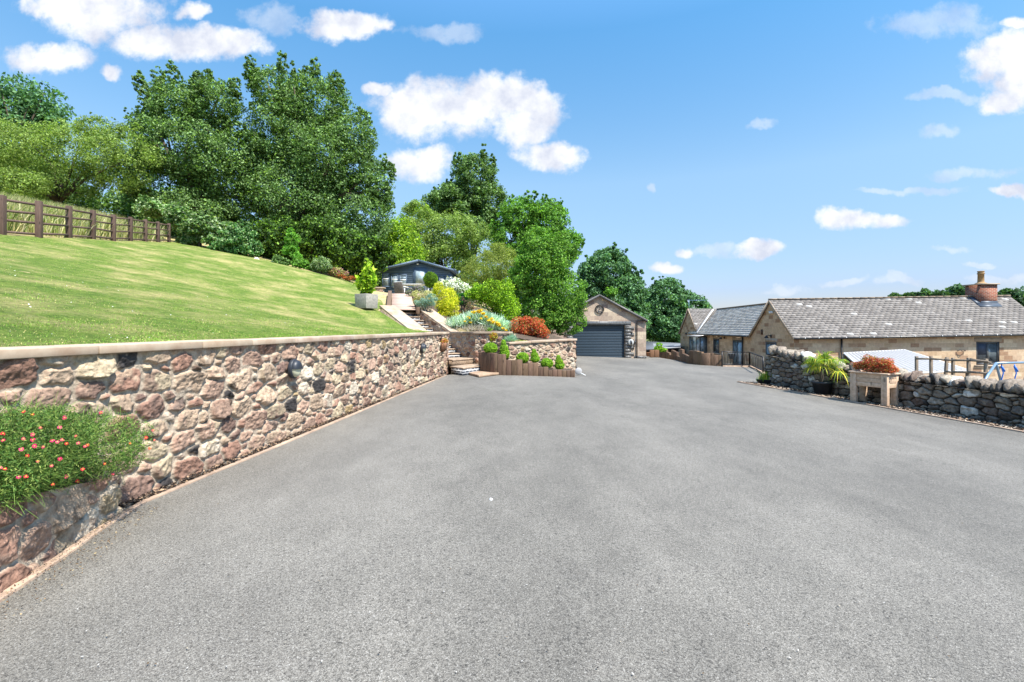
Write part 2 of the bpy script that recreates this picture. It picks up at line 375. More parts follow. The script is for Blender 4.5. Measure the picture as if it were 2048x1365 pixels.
CONC = mat('cast_pot', S(190,184,172,.7), S(150,146,138,.7), 12, .8, .3, 60, .004)

# ---------------------------------------------------------------- rubble masonry as a real height field
PAL_L = [(S(166,137,117,.86), .27), (S(174,150,126,.86), .22), (S(148,114,96,.84), .14), (S(178,160,132,.84), .14), (S(128,103,90,.84), .12), (S(160,136,98,.84), .02), (S(60,56,54), .05), (S(186,172,152,.88), .06)]
PAL_R = [(S(134,124,110), .3), (S(112,102,91), .25), (S(150,141,127), .15), (S(104,90,80), .15), (S(184,180,170), .08), (S(82,78,74), .1)]
def pick(pal, rng):
    r = rng.random()*sum(p[1] for p in pal)
    for c, wt in pal:
        r -= wt
        if r <= 0: return np.array(c)
    return np.array(pal[0][0])
def seeds(L, H, rmax, rmin, asp, seed, pal, tries=9000, pack=.97, kk=.72):
    rng = np.random.RandomState(seed); U = []; Vv = []; Rr = []
    for i in range(tries):
        t = (i/tries)**.55; r = (rmax*(1-t)+rmin*t)*rng.uniform(.85, 1.1)
        u = rng.uniform(-.1, L+.1); v = rng.uniform(r*.35, H-r*.35) if H > r else H/2
        if U:
            d = np.hypot((np.array(U)-u)/asp, np.array(Vv)-v)
            if (d < pack*(np.array(Rr)+r)).any(): continue
        U.append(u); Vv.append(v); Rr.append(r)
    n = len(U); U = np.array(U); Vv = np.array(Vv); Rr = np.array(Rr)
    return dict(u=U, v=Vv, r=Rr, a=asp*rng.uniform(.85, 1.2, n), p=rng.uniform(2.4, 4.2, n), rot=rng.normal(0, .13, n), prot=rng.uniform(.6, 1.15, n),
        tu=rng.normal(0, .12, n), tv=rng.normal(0, .16, n), col=np.array([pick(pal, rng)*rng.uniform(.8, 1.15) for _ in range(n)]), second=np.array([pick(pal, rng) for _ in range(n)]))
def field(sd, u, v, depth, mortar, gap=.008, soft=.03, slack=.03, seed=1, mortar_h=0.0):
    """height and colour at wall coordinates"""
    sh = u.shape; u = u.ravel(); v = v.ravel()
    wu = u+(fbm(u*7, v*7, seed)-.47)*.085+(fbm(u*22, v*22, seed+5)-.47)*.022; wv = v+(fbm(u*7+31, v*7, seed+3)-.47)*.07+(fbm(u*22, v*22+9, seed+8)-.47)*.02
    H = np.zeros_like(u); CC = np.zeros((len(u), 3))
    B = 4000
    for s in range(0, len(u), B):
        a, b = wu[s:s+B, None], wv[s:s+B, None]
        sel = np.where((sd['u'] > a.min()-.8) & (sd['u'] < a.max()+.8))[0]
        if len(sel) < 2: sel = np.arange(len(sd['u']))
        du = a-sd['u'][sel]; dv = b-sd['v'][sel]; cr, sr = np.cos(sd['rot'][sel]), np.sin(sd['rot'][sel])
        x = (du*cr+dv*sr)/sd['a'][sel]; y = -du*sr+dv*cr; p = sd['p'][sel]
        D = (np.abs(x)**p+np.abs(y)**p)**(1/p)-sd['r'][sel]
        i1 = D.argmin(1); ar = np.arange(len(i1)); D1 = D[ar, i1]; D[ar, i1] = 9; D2 = D.min(1); g = sel[i1]
        e = np.minimum((D2-D1)*.5, slack-D1)-gap
        t = np.clip(e/soft, 0, 1); prof = 1-(1-t)**2.2
        x1 = x[ar, i1]; y1 = y[ar, i1]
        h = prof*(depth*(sd['prot'][g]+.55*np.round(fbm(u[s:s+B]*9+g*1.7, v[s:s+B]*9, 91)*5)/5-.25)+(x1*sd['tu'][g]+y1*sd['tv'][g])*1.0)
        H[s:s+B] = h
        m = np.clip(e/.006, 0, 1)[:, None]
        sec = np.clip((fbm(u[s:s+B]*6+g*3.1, v[s:s+B]*6, 77)-.5)*9, 0, 1)[:, None]*.8
        sc = sd['col'][g]*(1-sec)+sd['second'][g]*sec
        CC[s:s+B] = sc*m+np.array(mortar)*(1-m)
    n = fbm(u*26, v*26, seed+2)-.47; n2 = fbm(u*60, v*60, seed+4)-.47
    mk = np.clip(H/(depth*.4), 0, 1); H = H+mk*(n*.03+n2*.012)+(1-mk)*(n*.010+mortar_h)
    return H.reshape(sh), CC
MORT = S(182,165,144,.80)
def rubble(name, p0, p1, ztop, parent, seed=1, pal=PAL_L, mat_=None, H=1.5, z0=0.0, depth=.035, rmax=.17, rmin=.05, asp=1.45, mortar=MORT,
           hres=.02, vres=.012, kk=1.0, us=None, gap=.0095, soft=.03, slack=.03, tries=None, z0f=None, pathf=None, L=None):
    p0 = np.array(p0[:2], float); p1 = np.array(p1[:2], float)
    if pathf is None:
        L = np.linalg.norm(p1-p0); d = (p1-p0)/L; nn = np.array((d[1], -d[0]))
        pathf = lambda u: (p0[None]+u[:, None]*d[None], np.repeat(nn[None], len(u), 0))
    if us is None: us = np.linspace(0, L, max(8, int(L/hres)))
    vs_ = np.linspace(0, H, int(H/vres)+1)
    U, Vv = np.meshgrid(us, vs_, indexing='ij')
    sd = seeds(L, H, rmax, rmin, asp, seed, pal, tries or int(3000+900*L*H/(rmin/.05)**1.5))
    Hh, CC = field(sd, U, Vv, depth, mortar, gap, soft, slack, seed)
    pts, nr = pathf(us)
    zt = np.array([ztop(u) for u in us]); zb = np.array([z0f(u) for u in us]) if z0f else np.full(len(us), z0)
    Z = np.minimum(zb[:, None]+Vv, zt[:, None])
    X = pts[:, 0:1]+nr[:, 0:1]*Hh; Y = pts[:, 1:2]+nr[:, 1:2]*Hh
    V = np.stack((X, Y, Z), -1).reshape(-1, 3)
    nu, nv = U.shape; i = np.arange(nu-1)[:, None]*nv+np.arange(nv-1)[None]; i = i.ravel()
    Fc = np.stack((i, i+nv, i+nv+1, i+1), 1)
    keep = (V[Fc[:, 2], 2]-V[Fc[:, 0], 2]) > 1e-5
    return raw(name, V, Fc[keep], mat_ or STONE, parent, CC, smooth=True)
def slab_run(parent, pts, half, th, length, seed=0, name='coping_slab', mat_=None, over=0, bevel=.008, tint=.12):
    """separate slabs along a centre line of 3-D points (top centre line)"""
    pts = [np.array(p, float) for p in pts]; rng = random.Random(seed)
    seg = [np.linalg.norm(pts[i+1]-pts[i]) for i in range(len(pts)-1)]; tot = sum(seg)
    def at(s):
        for i, q in enumerate(seg):
            if s <= q or i == len(seg)-1: return pts[i]+(pts[i+1]-pts[i])*s/q
            s -= q
    n = max(1, round(tot/length)); cuts = [0]+[tot*(k+rng.uniform(-.12, .12))/n for k in range(1, n)]+[tot]
    for k in range(n):
        a = at(cuts[k]+.006); b = at(cuts[k+1]-.006); d = b-a; h = np.array((d[1], -d[0], 0)); h = h/np.linalg.norm(h)*half
        dz = rng.uniform(-.003, .003); t = rng.uniform(1-tint, 1+tint); c = (t, t*rng.uniform(.96, 1.0), t*rng.uniform(.92, 1.0))
        mb = MB(); v = np.array((0, 0, -th)); o = np.array((0, 0, dz))
        mb.hexa([a-h+v, b-h+v, b+h+v, a+h+v, a-h+o, b-h+o, b+h+o, a+h+o][:8], c)
        mb.F = [tuple(reversed(f)) for f in mb.F]
        mb.build(name, mat_ or COPE, parent, bevel=bevel)

# ---------------------------------------------------------------- hillside terrain
HP = [(-4.2,1,1.34),(-3.95,3,1.34),(-3.6,6,1.34),(-3.2,10,1.34),(-2.9,13,1.34),(-2.6,15.4,1.36),(-3.9,16.6,1.42),(-5.3,18.2,2.15),(-5.6,19.3,2.32),
 (-14.9,14.1,4.18),(-14.9,15.3,4.32),(-16.1,17.6,4.74),(-16.7,19.3,5.0),(-17.4,21.1,5.25),(-18.3,23.2,5.63),(-19.1,25.2,5.96),(-19.8,27,6.25),(-21.1,29.7,6.73),
 (-16.3,32,6.0),(-12.5,30,4.94),(-9.4,28,4.13),(-6.5,22,2.77),(-7.4,25,3.35),(-13,6,3.4),(-12,0,3.0),(-20,0,4.8),(-20,8,5.0),(-25,15,6.6),
 (-15,38,6.4),(-25,40,8.6),(-35,30,9.5),(-32,12,8.2),(-45,10,11),(-50,40,13),(-30,55,10),(-10,50,5.5),(-60,-5,13),(-60,70,15),
 (-4,27,3.15),(-8.5,30,3.4),(-4.5,34,3.3),(-8,37,3.5),(-1,33,2.9),(-3,24.5,2.75),(-2.2,20.5,1.9),(-.6,17.6,1.3),(1.4,18,1.0),(.5,21,1.5),(2.2,25,1.0),(3,30,.6),(2.6,35,.0),(1,40,1.6),(6,48,.0),(12,60,-1),(4,70,.5)]
_hp = np.array(HP)
def tps_fit(p):
    X = p[:, :2]/10; n = len(X); r2 = ((X[:, None]-X[None])**2).sum(-1); K = .5*r2*np.log(r2+1e-9)+np.eye(n)*.004
    Pm = np.concatenate((np.ones((n, 1)), X), 1); A = np.zeros((n+3, n+3)); A[:n, :n] = K; A[:n, n:] = Pm; A[n:, :n] = Pm.T
    return X, np.linalg.solve(A, np.concatenate((p[:, 2], np.zeros(3))))
_tx, _tw = tps_fit(_hp)
def hill(X, Y):
    X = np.atleast_1d(np.asarray(X, float)); Y = np.atleast_1d(np.asarray(Y, float)); sh = X.shape; q = np.stack((X.ravel(), Y.ravel()), 1)/10
    out = np.zeros(len(q))
    for s in range(0, len(q), 20000):
        r2 = ((q[s:s+20000, None]-_tx[None])**2).sum(-1)
        out[s:s+20000] = (.5*r2*np.log(r2+1e-9))@_tw[:len(_tx)]+_tw[len(_tx)]+q[s:s+20000]@_tw[len(_tx)+1:]
    return out.reshape(sh)
def hz(x, y): return float(hill(x, y)[0])
def wallX(Y): return -3.73+.097*Y           # face line of the long retaining wall
HD = np.array((-.695, .719)); RT = np.array((.719, .695)); PL = np.array((-2.99, 17.2))
def stair(t, o): return PL+HD*t+RT*o         # plan position: t metres up the stair, o across (0 = left inner edge, 1 = right inner edge)
def inpoly(x, y, poly):
    c = np.zeros(x.shape, bool); n = len(poly)
    for i in range(n):
        x0, y0 = poly[i]; x1, y1 = poly[(i+1) % n]
        c ^= ((y0 > y) != (y1 > y)) & (x < (x1-x0)*(y-y0)/(y1-y0+1e-12)+x0)
    return c
DK0 = stair(2.45, .5)                        # foot of the deck path
DKD = np.array((-.235, .972)); DKW = .47
DK1 = DK0+DKD*5.4
def deckz(t): return 2.28+.182*.98*t
corr = [(-2.45, 16.0), (-2.75, 16.4), tuple(stair(-.25, -.3)), tuple(stair(2.55, -.25)), tuple(stair(2.55, 1.3)), tuple(stair(-1.45, 1.3)), (-1.1,17.25),(-.2,16.55),(-.1,16.15),(1.95,17.45),(2.0,17.9),(2.85,24.4),(2.5,33),(2.6,42),(4.2,90),(40,90),(40,-20),(-3.95,-20)] + [(wallX(y)-.22, y) for y in (-10, 0, 8, 15.9)]
def dkp(t, o): q = DK0+DKD*t+np.array((DKD[1], -DKD[0]))*o; return q
deckpoly = [tuple(dkp(-.3, -.55)), tuple(dkp(5.4, -.55)), tuple(dkp(5.4, .55)), tuple(dkp(-.3, .55))]
def terrain():
    offs = np.concatenate((-np.geomspace(70, 9, 42), np.arange(-8.8, 8, .16)))
    Ys = np.concatenate((np.arange(-12, 1, 1.0), np.arange(1, 15, .45), np.arange(15, 26, .16), np.arange(26, 45, .5), np.arange(45, 95, 2.)))
    O, Y = np.meshgrid(offs, Ys, indexing='ij'); X = wallX(np.minimum(Y, 25))-.25+O
    Z = hill(X, Y)+(fbm(X*.8, Y*.8, 3)-.47)*.12*np.clip(-O/6, 0, 1)
    low = inpoly(X, Y, corr); Z[low] = np.minimum(Z[low], -1.7); dk = inpoly(X, Y, deckpoly); Z[dk] -= .6
    nu, nv = X.shape; V = np.stack((X, Y, Z), -1).reshape(-1, 3)
    i = (np.arange(nu-1)[:, None]*nv+np.arange(nv-1)[None]).ravel(); Fc = np.stack((i, i+nv, i+nv+1, i+1), 1)
    o = raw('hillside', V, Fc, ROUGH, smooth=True); tag(o, kind='structure')
ROUGH = m_grass('rough_grass', (S(134,148,74,.6), S(96,116,50,.5), S(150,156,90,.6)), S(214,190,140,.8), (.32, .52), .8)
LAWNM = m_grass('lawn_grass', (S(134,152,66,.66), S(98,134,48,.52), S(152,166,88,.70)), S(205,186,128,.72), (.46, .66), .8)
terrain()
def garden():
    poly = [tuple(stair(-.02, 1.3)), tuple(stair(2.5, 1.4)), tuple(dkp(.3, .62)), tuple(dkp(5.4, .62)), (3.1, 25), (2.25, 17.9), (1.9,17.45), (-.1,16.3), (-.3,16.7), (-1.0,16.95)]
    X, Y = np.meshgrid(np.arange(-6.5, 3.6, .1), np.arange(16, 26, .1), indexing='ij'); Z = hill(X, Y)+.04+(fbm(X*4, Y*4, 13)-.47)*.08; ins = inpoly(X, Y, poly)
    nu, nv = X.shape; V = np.stack((X, Y, Z), -1).reshape(-1, 3); i = (np.arange(nu-1)[:, None]*nv+np.arange(nv-1)[None]).ravel(); Fc = np.stack((i, i+nv, i+nv+1, i+1), 1); fl = ins.ravel(); Fc = Fc[fl[Fc].all(1)]
    u, inv = np.unique(Fc, return_inverse=True); tag(raw('garden_soil', V[u], inv.reshape(-1, 4), SOIL, smooth=True), kind='structure')
garden()
# lawn sheet between the wall and the fence
def lawn():
    Rr = [(wallX(y)-.30, y) for y in (-6, -2, 1, 3, 5, 7, 9, 11, 13, 15.2)]+[tuple(stair(-.3, -.66)), tuple(stair(1.2, -.66)), tuple(stair(2.45, -.66))]+[tuple(dkp(1., -.8)), tuple(dkp(3, -.9)), (-7.6, 25), (-9.4, 28), (-9.9, 29)]
    Lf = [(-30, -8), (-28, -4), (-25, 0), (-22.5, 3), (-20, 6), (-18, 8.5), (-16.2, 11), (-15.2, 12.6), (-14.9, 13.8), (-14.9, 14.6), (-15.1, 15.6), (-15.9, 17.3), (-16.7, 19.3), (-17.4, 21.1), (-18.3, 23.2), (-19.1, 25.2), (-20.4, 28.3), (-21.3, 30.4)]
    n = len(Rr); ts = np.linspace(0, n-1, 190); idx = np.arange(n)
    rx = np.interp(ts, idx, [p[0] for p in Rr]); ry = np.interp(ts, idx, [p[1] for p in Rr]); lx = np.interp(ts, idx, [p[0] for p in Lf]); ly = np.interp(ts, idx, [p[1] for p in Lf])
    a = np.linspace(0, 1, 130)**1.3
    X = rx[:, None]*(1-a)+lx[:, None]*a; Y = ry[:, None]*(1-a)+ly[:, None]*a
    bul = np.clip((ts-(n-4))/3, 0, 1)[:, None]*np.sin(a*np.pi)[None]*1.8; Y = Y+bul
    Z = hill(X, Y)+.035+(fbm(X*2, Y*2, 9)-.47)*.03
    nu, nv = X.shape; V = np.stack((X, Y, Z), -1).reshape(-1, 3)
    i = (np.arange(nu-1)[:, None]*nv+np.arange(nv-1)[None]).ravel(); Fc = np.stack((i, i+1, i+nv+1, i+nv), 1)
    tag(raw('lawn', V, Fc, LAWNM, smooth=True), kind='structure'); return X, Y
LX, LY = lawn()

# ---------------------------------------------------------------- ground, driveway, kerbs
GRND = m_grass('field_grass', (S(110,130,70,.5), S(90,110,50,.45), S(130,150,80,.5)), S(170,160,110,.6), (.45, .6), .05)
g = MB(); g.add([(-2500,-2500,-1.75),(2500,-2500,-1.75),(2500,2500,-1.75),(-2500,2500,-1.75)], [(0,1,2,3)]); tag(g.build('ground', GRND), kind='structure')
YARD = mat('yard_gravel', S(170,160,145,.5), S(130,122,110,.5), 8, .95, .5, 60)
g = MB(); g.add([(8.5,-10,-1.45),(34,-10,-1.45),(34,46,-1.45),(8.5,46,-1.45)], [(0,1,2,3)]); tag(g.build('yard', YARD), kind='structure')
def drive():
    yr = [-10, 8.43, 15.6, 16.2, 19.9, 26.0, 26.35, 28, 38, 46]; xr = [12.9, 9.5, 8.4, 8.75, 10.35, 12.95, 11.45, 10.75, 11.3, 11.3]
    Ys = np.concatenate((np.arange(-10, 16, .5), np.arange(16, 46, .4))); a = np.linspace(0, 1, 60)
    XR = np.interp(Ys, yr, xr); XLf = np.interp(Ys, [-10, 15, 18.5, 30, 46], [-5.2, -2.5, 1.5, 2.5, 2.5]); X = XLf[:, None]+a[None]*(XR-XLf)[:, None]; Y = np.repeat(Ys[:, None], 60, 1)
    Z = gz(X, Y)+(fbm(X*.5, Y*.5, 4)-.47)*.02
    nu, nv = X.shape; V = np.stack((X, Y, Z), -1).reshape(-1, 3)
    i = (np.arange(nu-1)[:, None]*nv+np.arange(nv-1)[None]).ravel(); Fc = np.stack((i, i+1, i+nv+1, i+nv), 1)
    V = V.tolist(); Fc = Fc.tolist()
    for k in range(nu-1):      # a retaining skirt on the low side
        a0 = k*nv+nv-1; b0 = a0+nv; n = len(V); V += [[V[a0][0], V[a0][1], -1.6], [V[b0][0], V[b0][1], -1.6]]; Fc.append([a0, n, n+1, b0])
    tag(raw('driveway', np.array(V), Fc, ASPH), kind='structure')
drive()
# left edging strip following the wall, bending round the raised bed
def strip(name, pts, wd, h, m, lift=.0, seg=.9, tint=.1):
    mb = MB(); rng = random.Random(5)
    P_ = [np.array(p, float) for p in pts]
    for i in range(len(P_)-1):
        a, b = P_[i], P_[i+1]; L = np.linalg.norm(b-a); n = max(1, round(L/seg))
        for k in range(n):
            p = a+(b-a)*k/n; q = a+(b-a)*(k+1)/n; d = (q-p)/np.linalg.norm(q-p); p = p+d*.003; q = q-d*.003; nn = np.array((d[1], -d[0]))*wd/2
            zs = [float(gz(*p)), float(gz(*q))]; t = 1+rng.uniform(-tint, tint)
            mb.hexa([(*(p-nn), zs[0]-.1), (*(p+nn), zs[0]-.1), (*(q+nn), zs[1]-.1), (*(q-nn), zs[1]-.1), (*(p-nn), zs[0]+h), (*(p+nn), zs[0]+h), (*(q+nn), zs[1]+h), (*(q-nn), zs[1]+h)], (t, t, t))
    o = mb.build(name, m, bevel=.004); tag(o, kind='structure'); return o
bed_curve = [(-2.60,1.0),(-2.68,1.6),(-2.78,2.2),(-2.90,2.72),(-3.00,3.15),(-3.12,3.6),(-3.22,3.95)]
strip('edging', [(x+.06, y) for x, y in bed_curve[:-1]]+[(wallX(y)+.17, y) for y in (4.15, 6, 8, 10, 12, 14, 15.3)], .055, .018, EDGE)
kA = G(1475,765)[:2]; kB = G(2048,866)[:2]; kd = (kB-kA)/np.linalg.norm(kB-kA)
strip('kerb', [kA, kB, kB+kd*10], .06, .03, EDGE)
wA = np.array((8.2, 15.6)); wB = np.array((9.48, 8.95)); wd_ = (wB-wA)/np.linalg.norm(wB-wA); wEnd = wA+wd_*18
# debris strips (uncountable)
def debris(name, pts2, n, size, cols, seed, spread):
    rng = np.random.RandomState(seed); V = []; CC = []
    a = np.array([p[0] for p in pts2]); b = np.array([p[1] for p in pts2])
    t = rng.rand(n); k = t*(len(pts2)-1); i = np.minimum(k.astype(int), len(pts2)-2); f = (k-i)[:, None]; A = a[i]*(1-f)+a[i+1]*f; B = b[i]*(1-f)+b[i+1]*f
    q = A+(B-A)*rng.rand(n, 1)**spread; z = gz(q[:, 0], q[:, 1])+rng.uniform(.012, .035, n)
    o = np.column_stack((q, z)); d1 = rng.normal(size=(n, 3)); d1[:, 2] *= .25; d1 /= np.linalg.norm(d1, axis=1)[:, None]
    d2 = np.cross(d1, rng.normal(size=(n, 3))*np.array((.3,.3,1))); d2 /= np.linalg.norm(d2, axis=1)[:, None]+1e-9
    s = (size*rng.uniform(.5, 1.5, n))[:, None]; d1 = d1*s; d2 = d2*s*.45
    V = np.stack((o-d1, o-d2, o+d1, o+d2), 1).reshape(-1, 3); Fc = np.arange(4*n).reshape(-1, 4)
    c = np.array(cols)[rng.randint(0, len(cols), n)]*rng.uniform(.6, 1.3, (n, 1)); return V, Fc, np.repeat(c, 4, 0)
mb = MB(); q0 = kA; q1 = kB+kd*10
def gp(p, l=.006): return (p[0], p[1], float(gz(p[0], p[1]))+l)
ks = [kA+(q1-kA)*t/12 for t in range(13)]; ws_ = [wA+(wEnd-wA)*t/12+np.array((.15,0)) for t in range(13)]
mb.add([gp(p, .012) for p in ks]+[gp(p, .012) for p in ws_], [(i, i+1, 14+i, 13+i) for i in range(12)]); mb.F = [tuple(reversed(f)) for f in mb.F]
tag(mb.build('gravel_bed', SOIL), kind='structure')
V, Fc, cc = debris('m', [(k, w_) for k, w_ in zip(ks, ws_)], 15000, .03, [S(190,165,140,.7), S(120,95,75,.6), S(80,66,55,.5), S(60,52,46,.5), S(205,190,170,.7)], 3, 1.0)
tag(raw('mulch', V, Fc, MULCH, col=cc), kind='stuff')
pl = [(np.array((wallX(y)+.04, y)), np.array((wallX(y)+.155, y))) for y in (4, 7, 10, 15)]+[]
V, Fc, cc = debris('m', pl, 5000, .016, [S(90,70,55,.5), S(60,48,40,.5), S(180,150,120,.7), S(40,34,30,.5)], 5, .7)
V2, F2, c2 = debris('m', [(np.array((x+.06, y)), np.array((x+.32, y+.12))) for x, y in bed_curve], 1500, .006, [S(150,120,80,.7), S(110,80,50,.6), S(190,170,130,.7), S(60,48,40,.5)], 6, 2.2)
tag(raw('leaf_litter', np.concatenate((V, V2)), np.concatenate((Fc, F2+len(V))), MULCH, col=np.concatenate((cc, c2))), kind='stuff')
rs = np.random.RandomState(8); Yq = 1.5/(rs.uniform(.05, .8, 300)); q = np.column_stack((rs.uniform(-.95, 1.0, 300)*Yq, Yq)); q = q[(q[:,0] > wallX(q[:,1])+.4) & (q[:,0] < 8.2)]
n = len(q); s = rs.uniform(.003, .008, (n, 1)); a = rs.uniform(0, 6.28, n); z = gz(q[:,0], q[:,1])+.014
d1 = np.column_stack((np.cos(a), np.sin(a), np.full(n, .2)))*s; d2 = np.column_stack((-np.sin(a), np.cos(a), np.full(n, .1)))*s*.6; o3 = np.column_stack((q, z))
V = np.stack((o3-d1, o3-d2, o3+d1, o3+d2), 1).reshape(-1, 3); c = np.array([S(170,160,140,.7), S(40,36,34), S(120,100,76,.6), S(200,196,188,.8)])[rs.randint(0, 4, n)]
tag(raw('grit', V, np.arange(4*n).reshape(-1, 4), MULCH, col=np.repeat(c, 4, 0)), kind='stuff')
mb = MB(); p = G(982,1001); mb.lathe(p[0], p[1], [(.014, p[2]), (.017, p[2]+.006), (.012, p[2]+.016), (.004, p[2]+.02)], 9)
tag(mb.build('pebble', WHITE, loc=p, smooth=True), 'small white pebble lying on the open tarmac near the camera', 'pebble')

# ---------------------------------------------------------------- the long retaining wall
CT = 1.36
wall = thing('retaining_wall', 'long mortared pink and buff rubble wall holding up the lawn, topped with pale slabs', 'wall', (wallX(8), 8, 0))
Ye = 16.2
def cols_u(Y0, Y1, k=.0032):
    ys = [Y0]
    while ys[-1] < Y1: ys.append(ys[-1]+max(.007, k*.85*ys[-1]))
    ys[-1] = Y1; return np.array(ys)
ys = cols_u(1.2, Ye); us = (ys-1.2)*math.hypot(1, .097)
pf = lambda u: (np.column_stack((wallX(1.2+u/math.hypot(1,.097)), 1.2+u/math.hypot(1,.097))), np.repeat(np.array([[.9953,-.0965]]), len(u), 0))
rubble('masonry', (0,0), (1,0), lambda u: CT-.072, wall, 11, H=1.33, z0=-.03, us=us, pathf=pf, L=us[-1], vres=.0075, rmax=.112, rmin=.032, asp=1.65, tries=44000, depth=.034, soft=.02)
rubble('end_masonry', (wallX(Ye), Ye), (wallX(Ye)-.42, Ye+.12), lambda u: CT-.072, wall, 12, H=1.33, z0=-.03)
bk = MB(); bk.hexa([(wallX(-3)-.42,-3,-.1),(wallX(-3)-.03,-3,-.1),(wallX(Ye)-.03,Ye,-.1),(wallX(Ye)-.42,Ye,-.1),(wallX(-3)-.42,-3,CT-.08),(wallX(-3)-.03,-3,CT-.08),(wallX(Ye)-.03,Ye,CT-.08),(wallX(Ye)-.42,Ye,CT-.08)], tuple(MORT)); bk.build('core', STONE, wall)
slab_run(wall, [(wallX(-2.6)-.15,-2.6,CT),(wallX(Ye)-.15,Ye+.04,CT)], .21, .072, .93, 3)
# raised flower bed in front of it
bed = thing('raised_bed', 'low curved rubble bed at the wall foot under the red flowered shrub', 'flower bed', (-3.1, 3, 0))
bc = np.array(bed_curve); sg = np.concatenate(([0], np.cumsum(np.linalg.norm(np.diff(bc, axis=0), axis=1))))
def bpf(u):
    x = np.interp(u, sg, bc[:, 0]); y = np.interp(u, sg, bc[:, 1]); dx = np.interp(u+.05, sg, bc[:, 0])-np.interp(u-.05, sg, bc[:, 0]); dy = np.interp(u+.05, sg, bc[:, 1])-np.interp(u-.05, sg, bc[:, 1])
    l = np.hypot(dx, dy); return np.column_stack((x, y)), np.column_stack((dy/l, -dx/l))
bt = lambda u: float(np.interp(u, [0, sg[3], sg[-1]], [.56, .52, .30]))
rubble('masonry', (0,0), (1,0), bt, bed, 21, H=.6, z0=-.03, us=np.linspace(0, sg[-1], 330), pathf=bpf, L=sg[-1], vres=.0065, rmax=.11, rmin=.035, depth=.03, soft=.02)
mb = MB(); n = len(bc); top = [(x-.01, y, bt(s)-.01) for (x, y), s in zip(bc, sg)]; bak = [(wallX(y)+.0, y, bt(s)-.01) for (x, y), s in zip(bc, sg)]
mb.add(top+bak, [(i, i+1, n+i+1, n+i) for i in range(n-1)]); mb.build('soil', SOIL, bed)

# ---------------------------------------------------------------- stair entrance, flanks and lower walls
def flat_steps():
    st = thing('garden_steps', 'brick and stone garden steps climbing left between two sloping walls', 'steps', (*stair(-2, .5), 0))
    a1 = np.array((-1.98,15.72)); f1 = np.array((-1.52,15.12)); r1 = np.array((-.77,16.55)); b1 = np.array((-1.25,17.1))
    def prism(poly, z0, z1, name, m, c=(1,1,1), bev=0):
        mb = MB(); k = len(poly); mb.add([(*p, z0) for p in poly]+[(*p, z1) for p in poly], [tuple(range(k-1,-1,-1)), tuple(range(k, 2*k))]+[(i, (i+1) % k, (i+1) % k+k, i+k) for i in range(k)], c); return mb.build(name, m, st, bevel=bev)
    def grow(poly, d):
        c = sum(poly)/len(poly); return [c+(p-c)*(1+d/np.linalg.norm(p-c)) for p in poly]
    p1 = [a1, f1, r1, b1]
    prism(p1, -.02, .205, 'riser', STEPB); prism(grow(p1, .035), .205, .25, 'tread', PAVE, bev=.008)
    a2 = np.array((-1.95,15.95)); r2 = np.array((-1.25,16.95)); p2 = [a2, r2, stair(-.70, .998), stair(-.70, .002)]
    prism(p2, .2, .40, 'riser', STONE, tuple(S(140,120,100,.8))); prism(grow(p2, .03), .402, .448, 'tread', PAVE, bev=.008)
    z = .448; t = -.72
    for k in range(11):
        z1 = z+.15; q = [stair(t, .0), stair(t, 1.0), stair(2.5, 1.0), stair(2.5, .0)]; q = [q[0], q[1], q[2], q[3]]
        e = [stair(t, .002), stair(t, .998), stair(t+.40, .998), stair(t+.40, .002)]
        prism(e, z-.05, z1-.035, 'riser', STEPB); e2 = [stair(t-.025, .004), stair(t-.025, .996), stair(t+.41, .996), stair(t+.41, .004)]
        prism(e2, z1-.035, z1, 'tread', PAVE, bev=.006); z = z1; t += .30
    return z, t
ztop, ttop = flat_steps()
def zf(t): return 1.375+.432*t
def flank(name, label, o0, o1, seed, inner):
    w_ = thing(name, label, 'wall', (*stair(0, (o0+o1)/2), 0))
    t0, t1 = (-.05, 2.3)
    slab_run(w_, [(*stair(t0, (o0+o1)/2), zf(t0)), (*stair(t1, (o0+o1)/2), zf(t1))], (o1-o0)/2+.02, .07, .82, seed, tint=.08)
    mb = MB(); a, b, c, d = stair(t0, o0+.03), stair(t0, o1-.03), stair(t1, o1-.03), stair(t1, o0+.03)
    mb.hexa([(*a,-.3),(*b,-.3),(*c,-.3),(*d,-.3),(*a,zf(t0)-.08),(*b,zf(t0)-.08),(*c,zf(t1)-.08),(*d,zf(t1)-.08)], tuple(MORT)); mb.build('core', STONE, w_)
    pts = (stair(t0, inner), stair(t1, inner))
    if inner > .5:   # visible inner face, looking back at the stairs
        L = np.linalg.norm(pts[1]-pts[0]); rubble('masonry', pts[1]-RT*0, pts[0], lambda u: zf(t1-(u))-.07, w_, seed, H=2.7, z0=-.05, hres=.02, vres=.02, rmax=.12)
    else: rubble('masonry', pts[0], pts[1], lambda u: zf(t0+u)-.07, w_, seed, H=2.7, z0=-.05, hres=.03, vres=.03)
    # outer side and foot
    return w_
fl = flank('stair_wall', 'left sloping stair wall capped with three pale slabs beside the lawn', -.63, 0, 31, 0)
fr = flank('stair_wall', 'right sloping stair wall capped with pale slabs beside the garden plants', 1.0, 1.6, 33, 1.0)
rubble('masonry', stair(-.05, -.6), stair(2.3, -.6), lambda u: zf(u-.05)-.07, fl, 35, H=2.7, z0=-.05, hres=.03, vres=.03)
pw = thing('retaining_wall', 'hidden inner rubble wall closing the left side of the stair entrance', 'wall', (-2.5, 16.4, 0))
pa_, pb2 = stair(-.06, .0), np.array((-2.2, 16.32)); rubble('masonry', pb2, pa_, lambda u: CT-.02, pw, 38, H=1.4, z0=-.05, hres=.04, vres=.04)
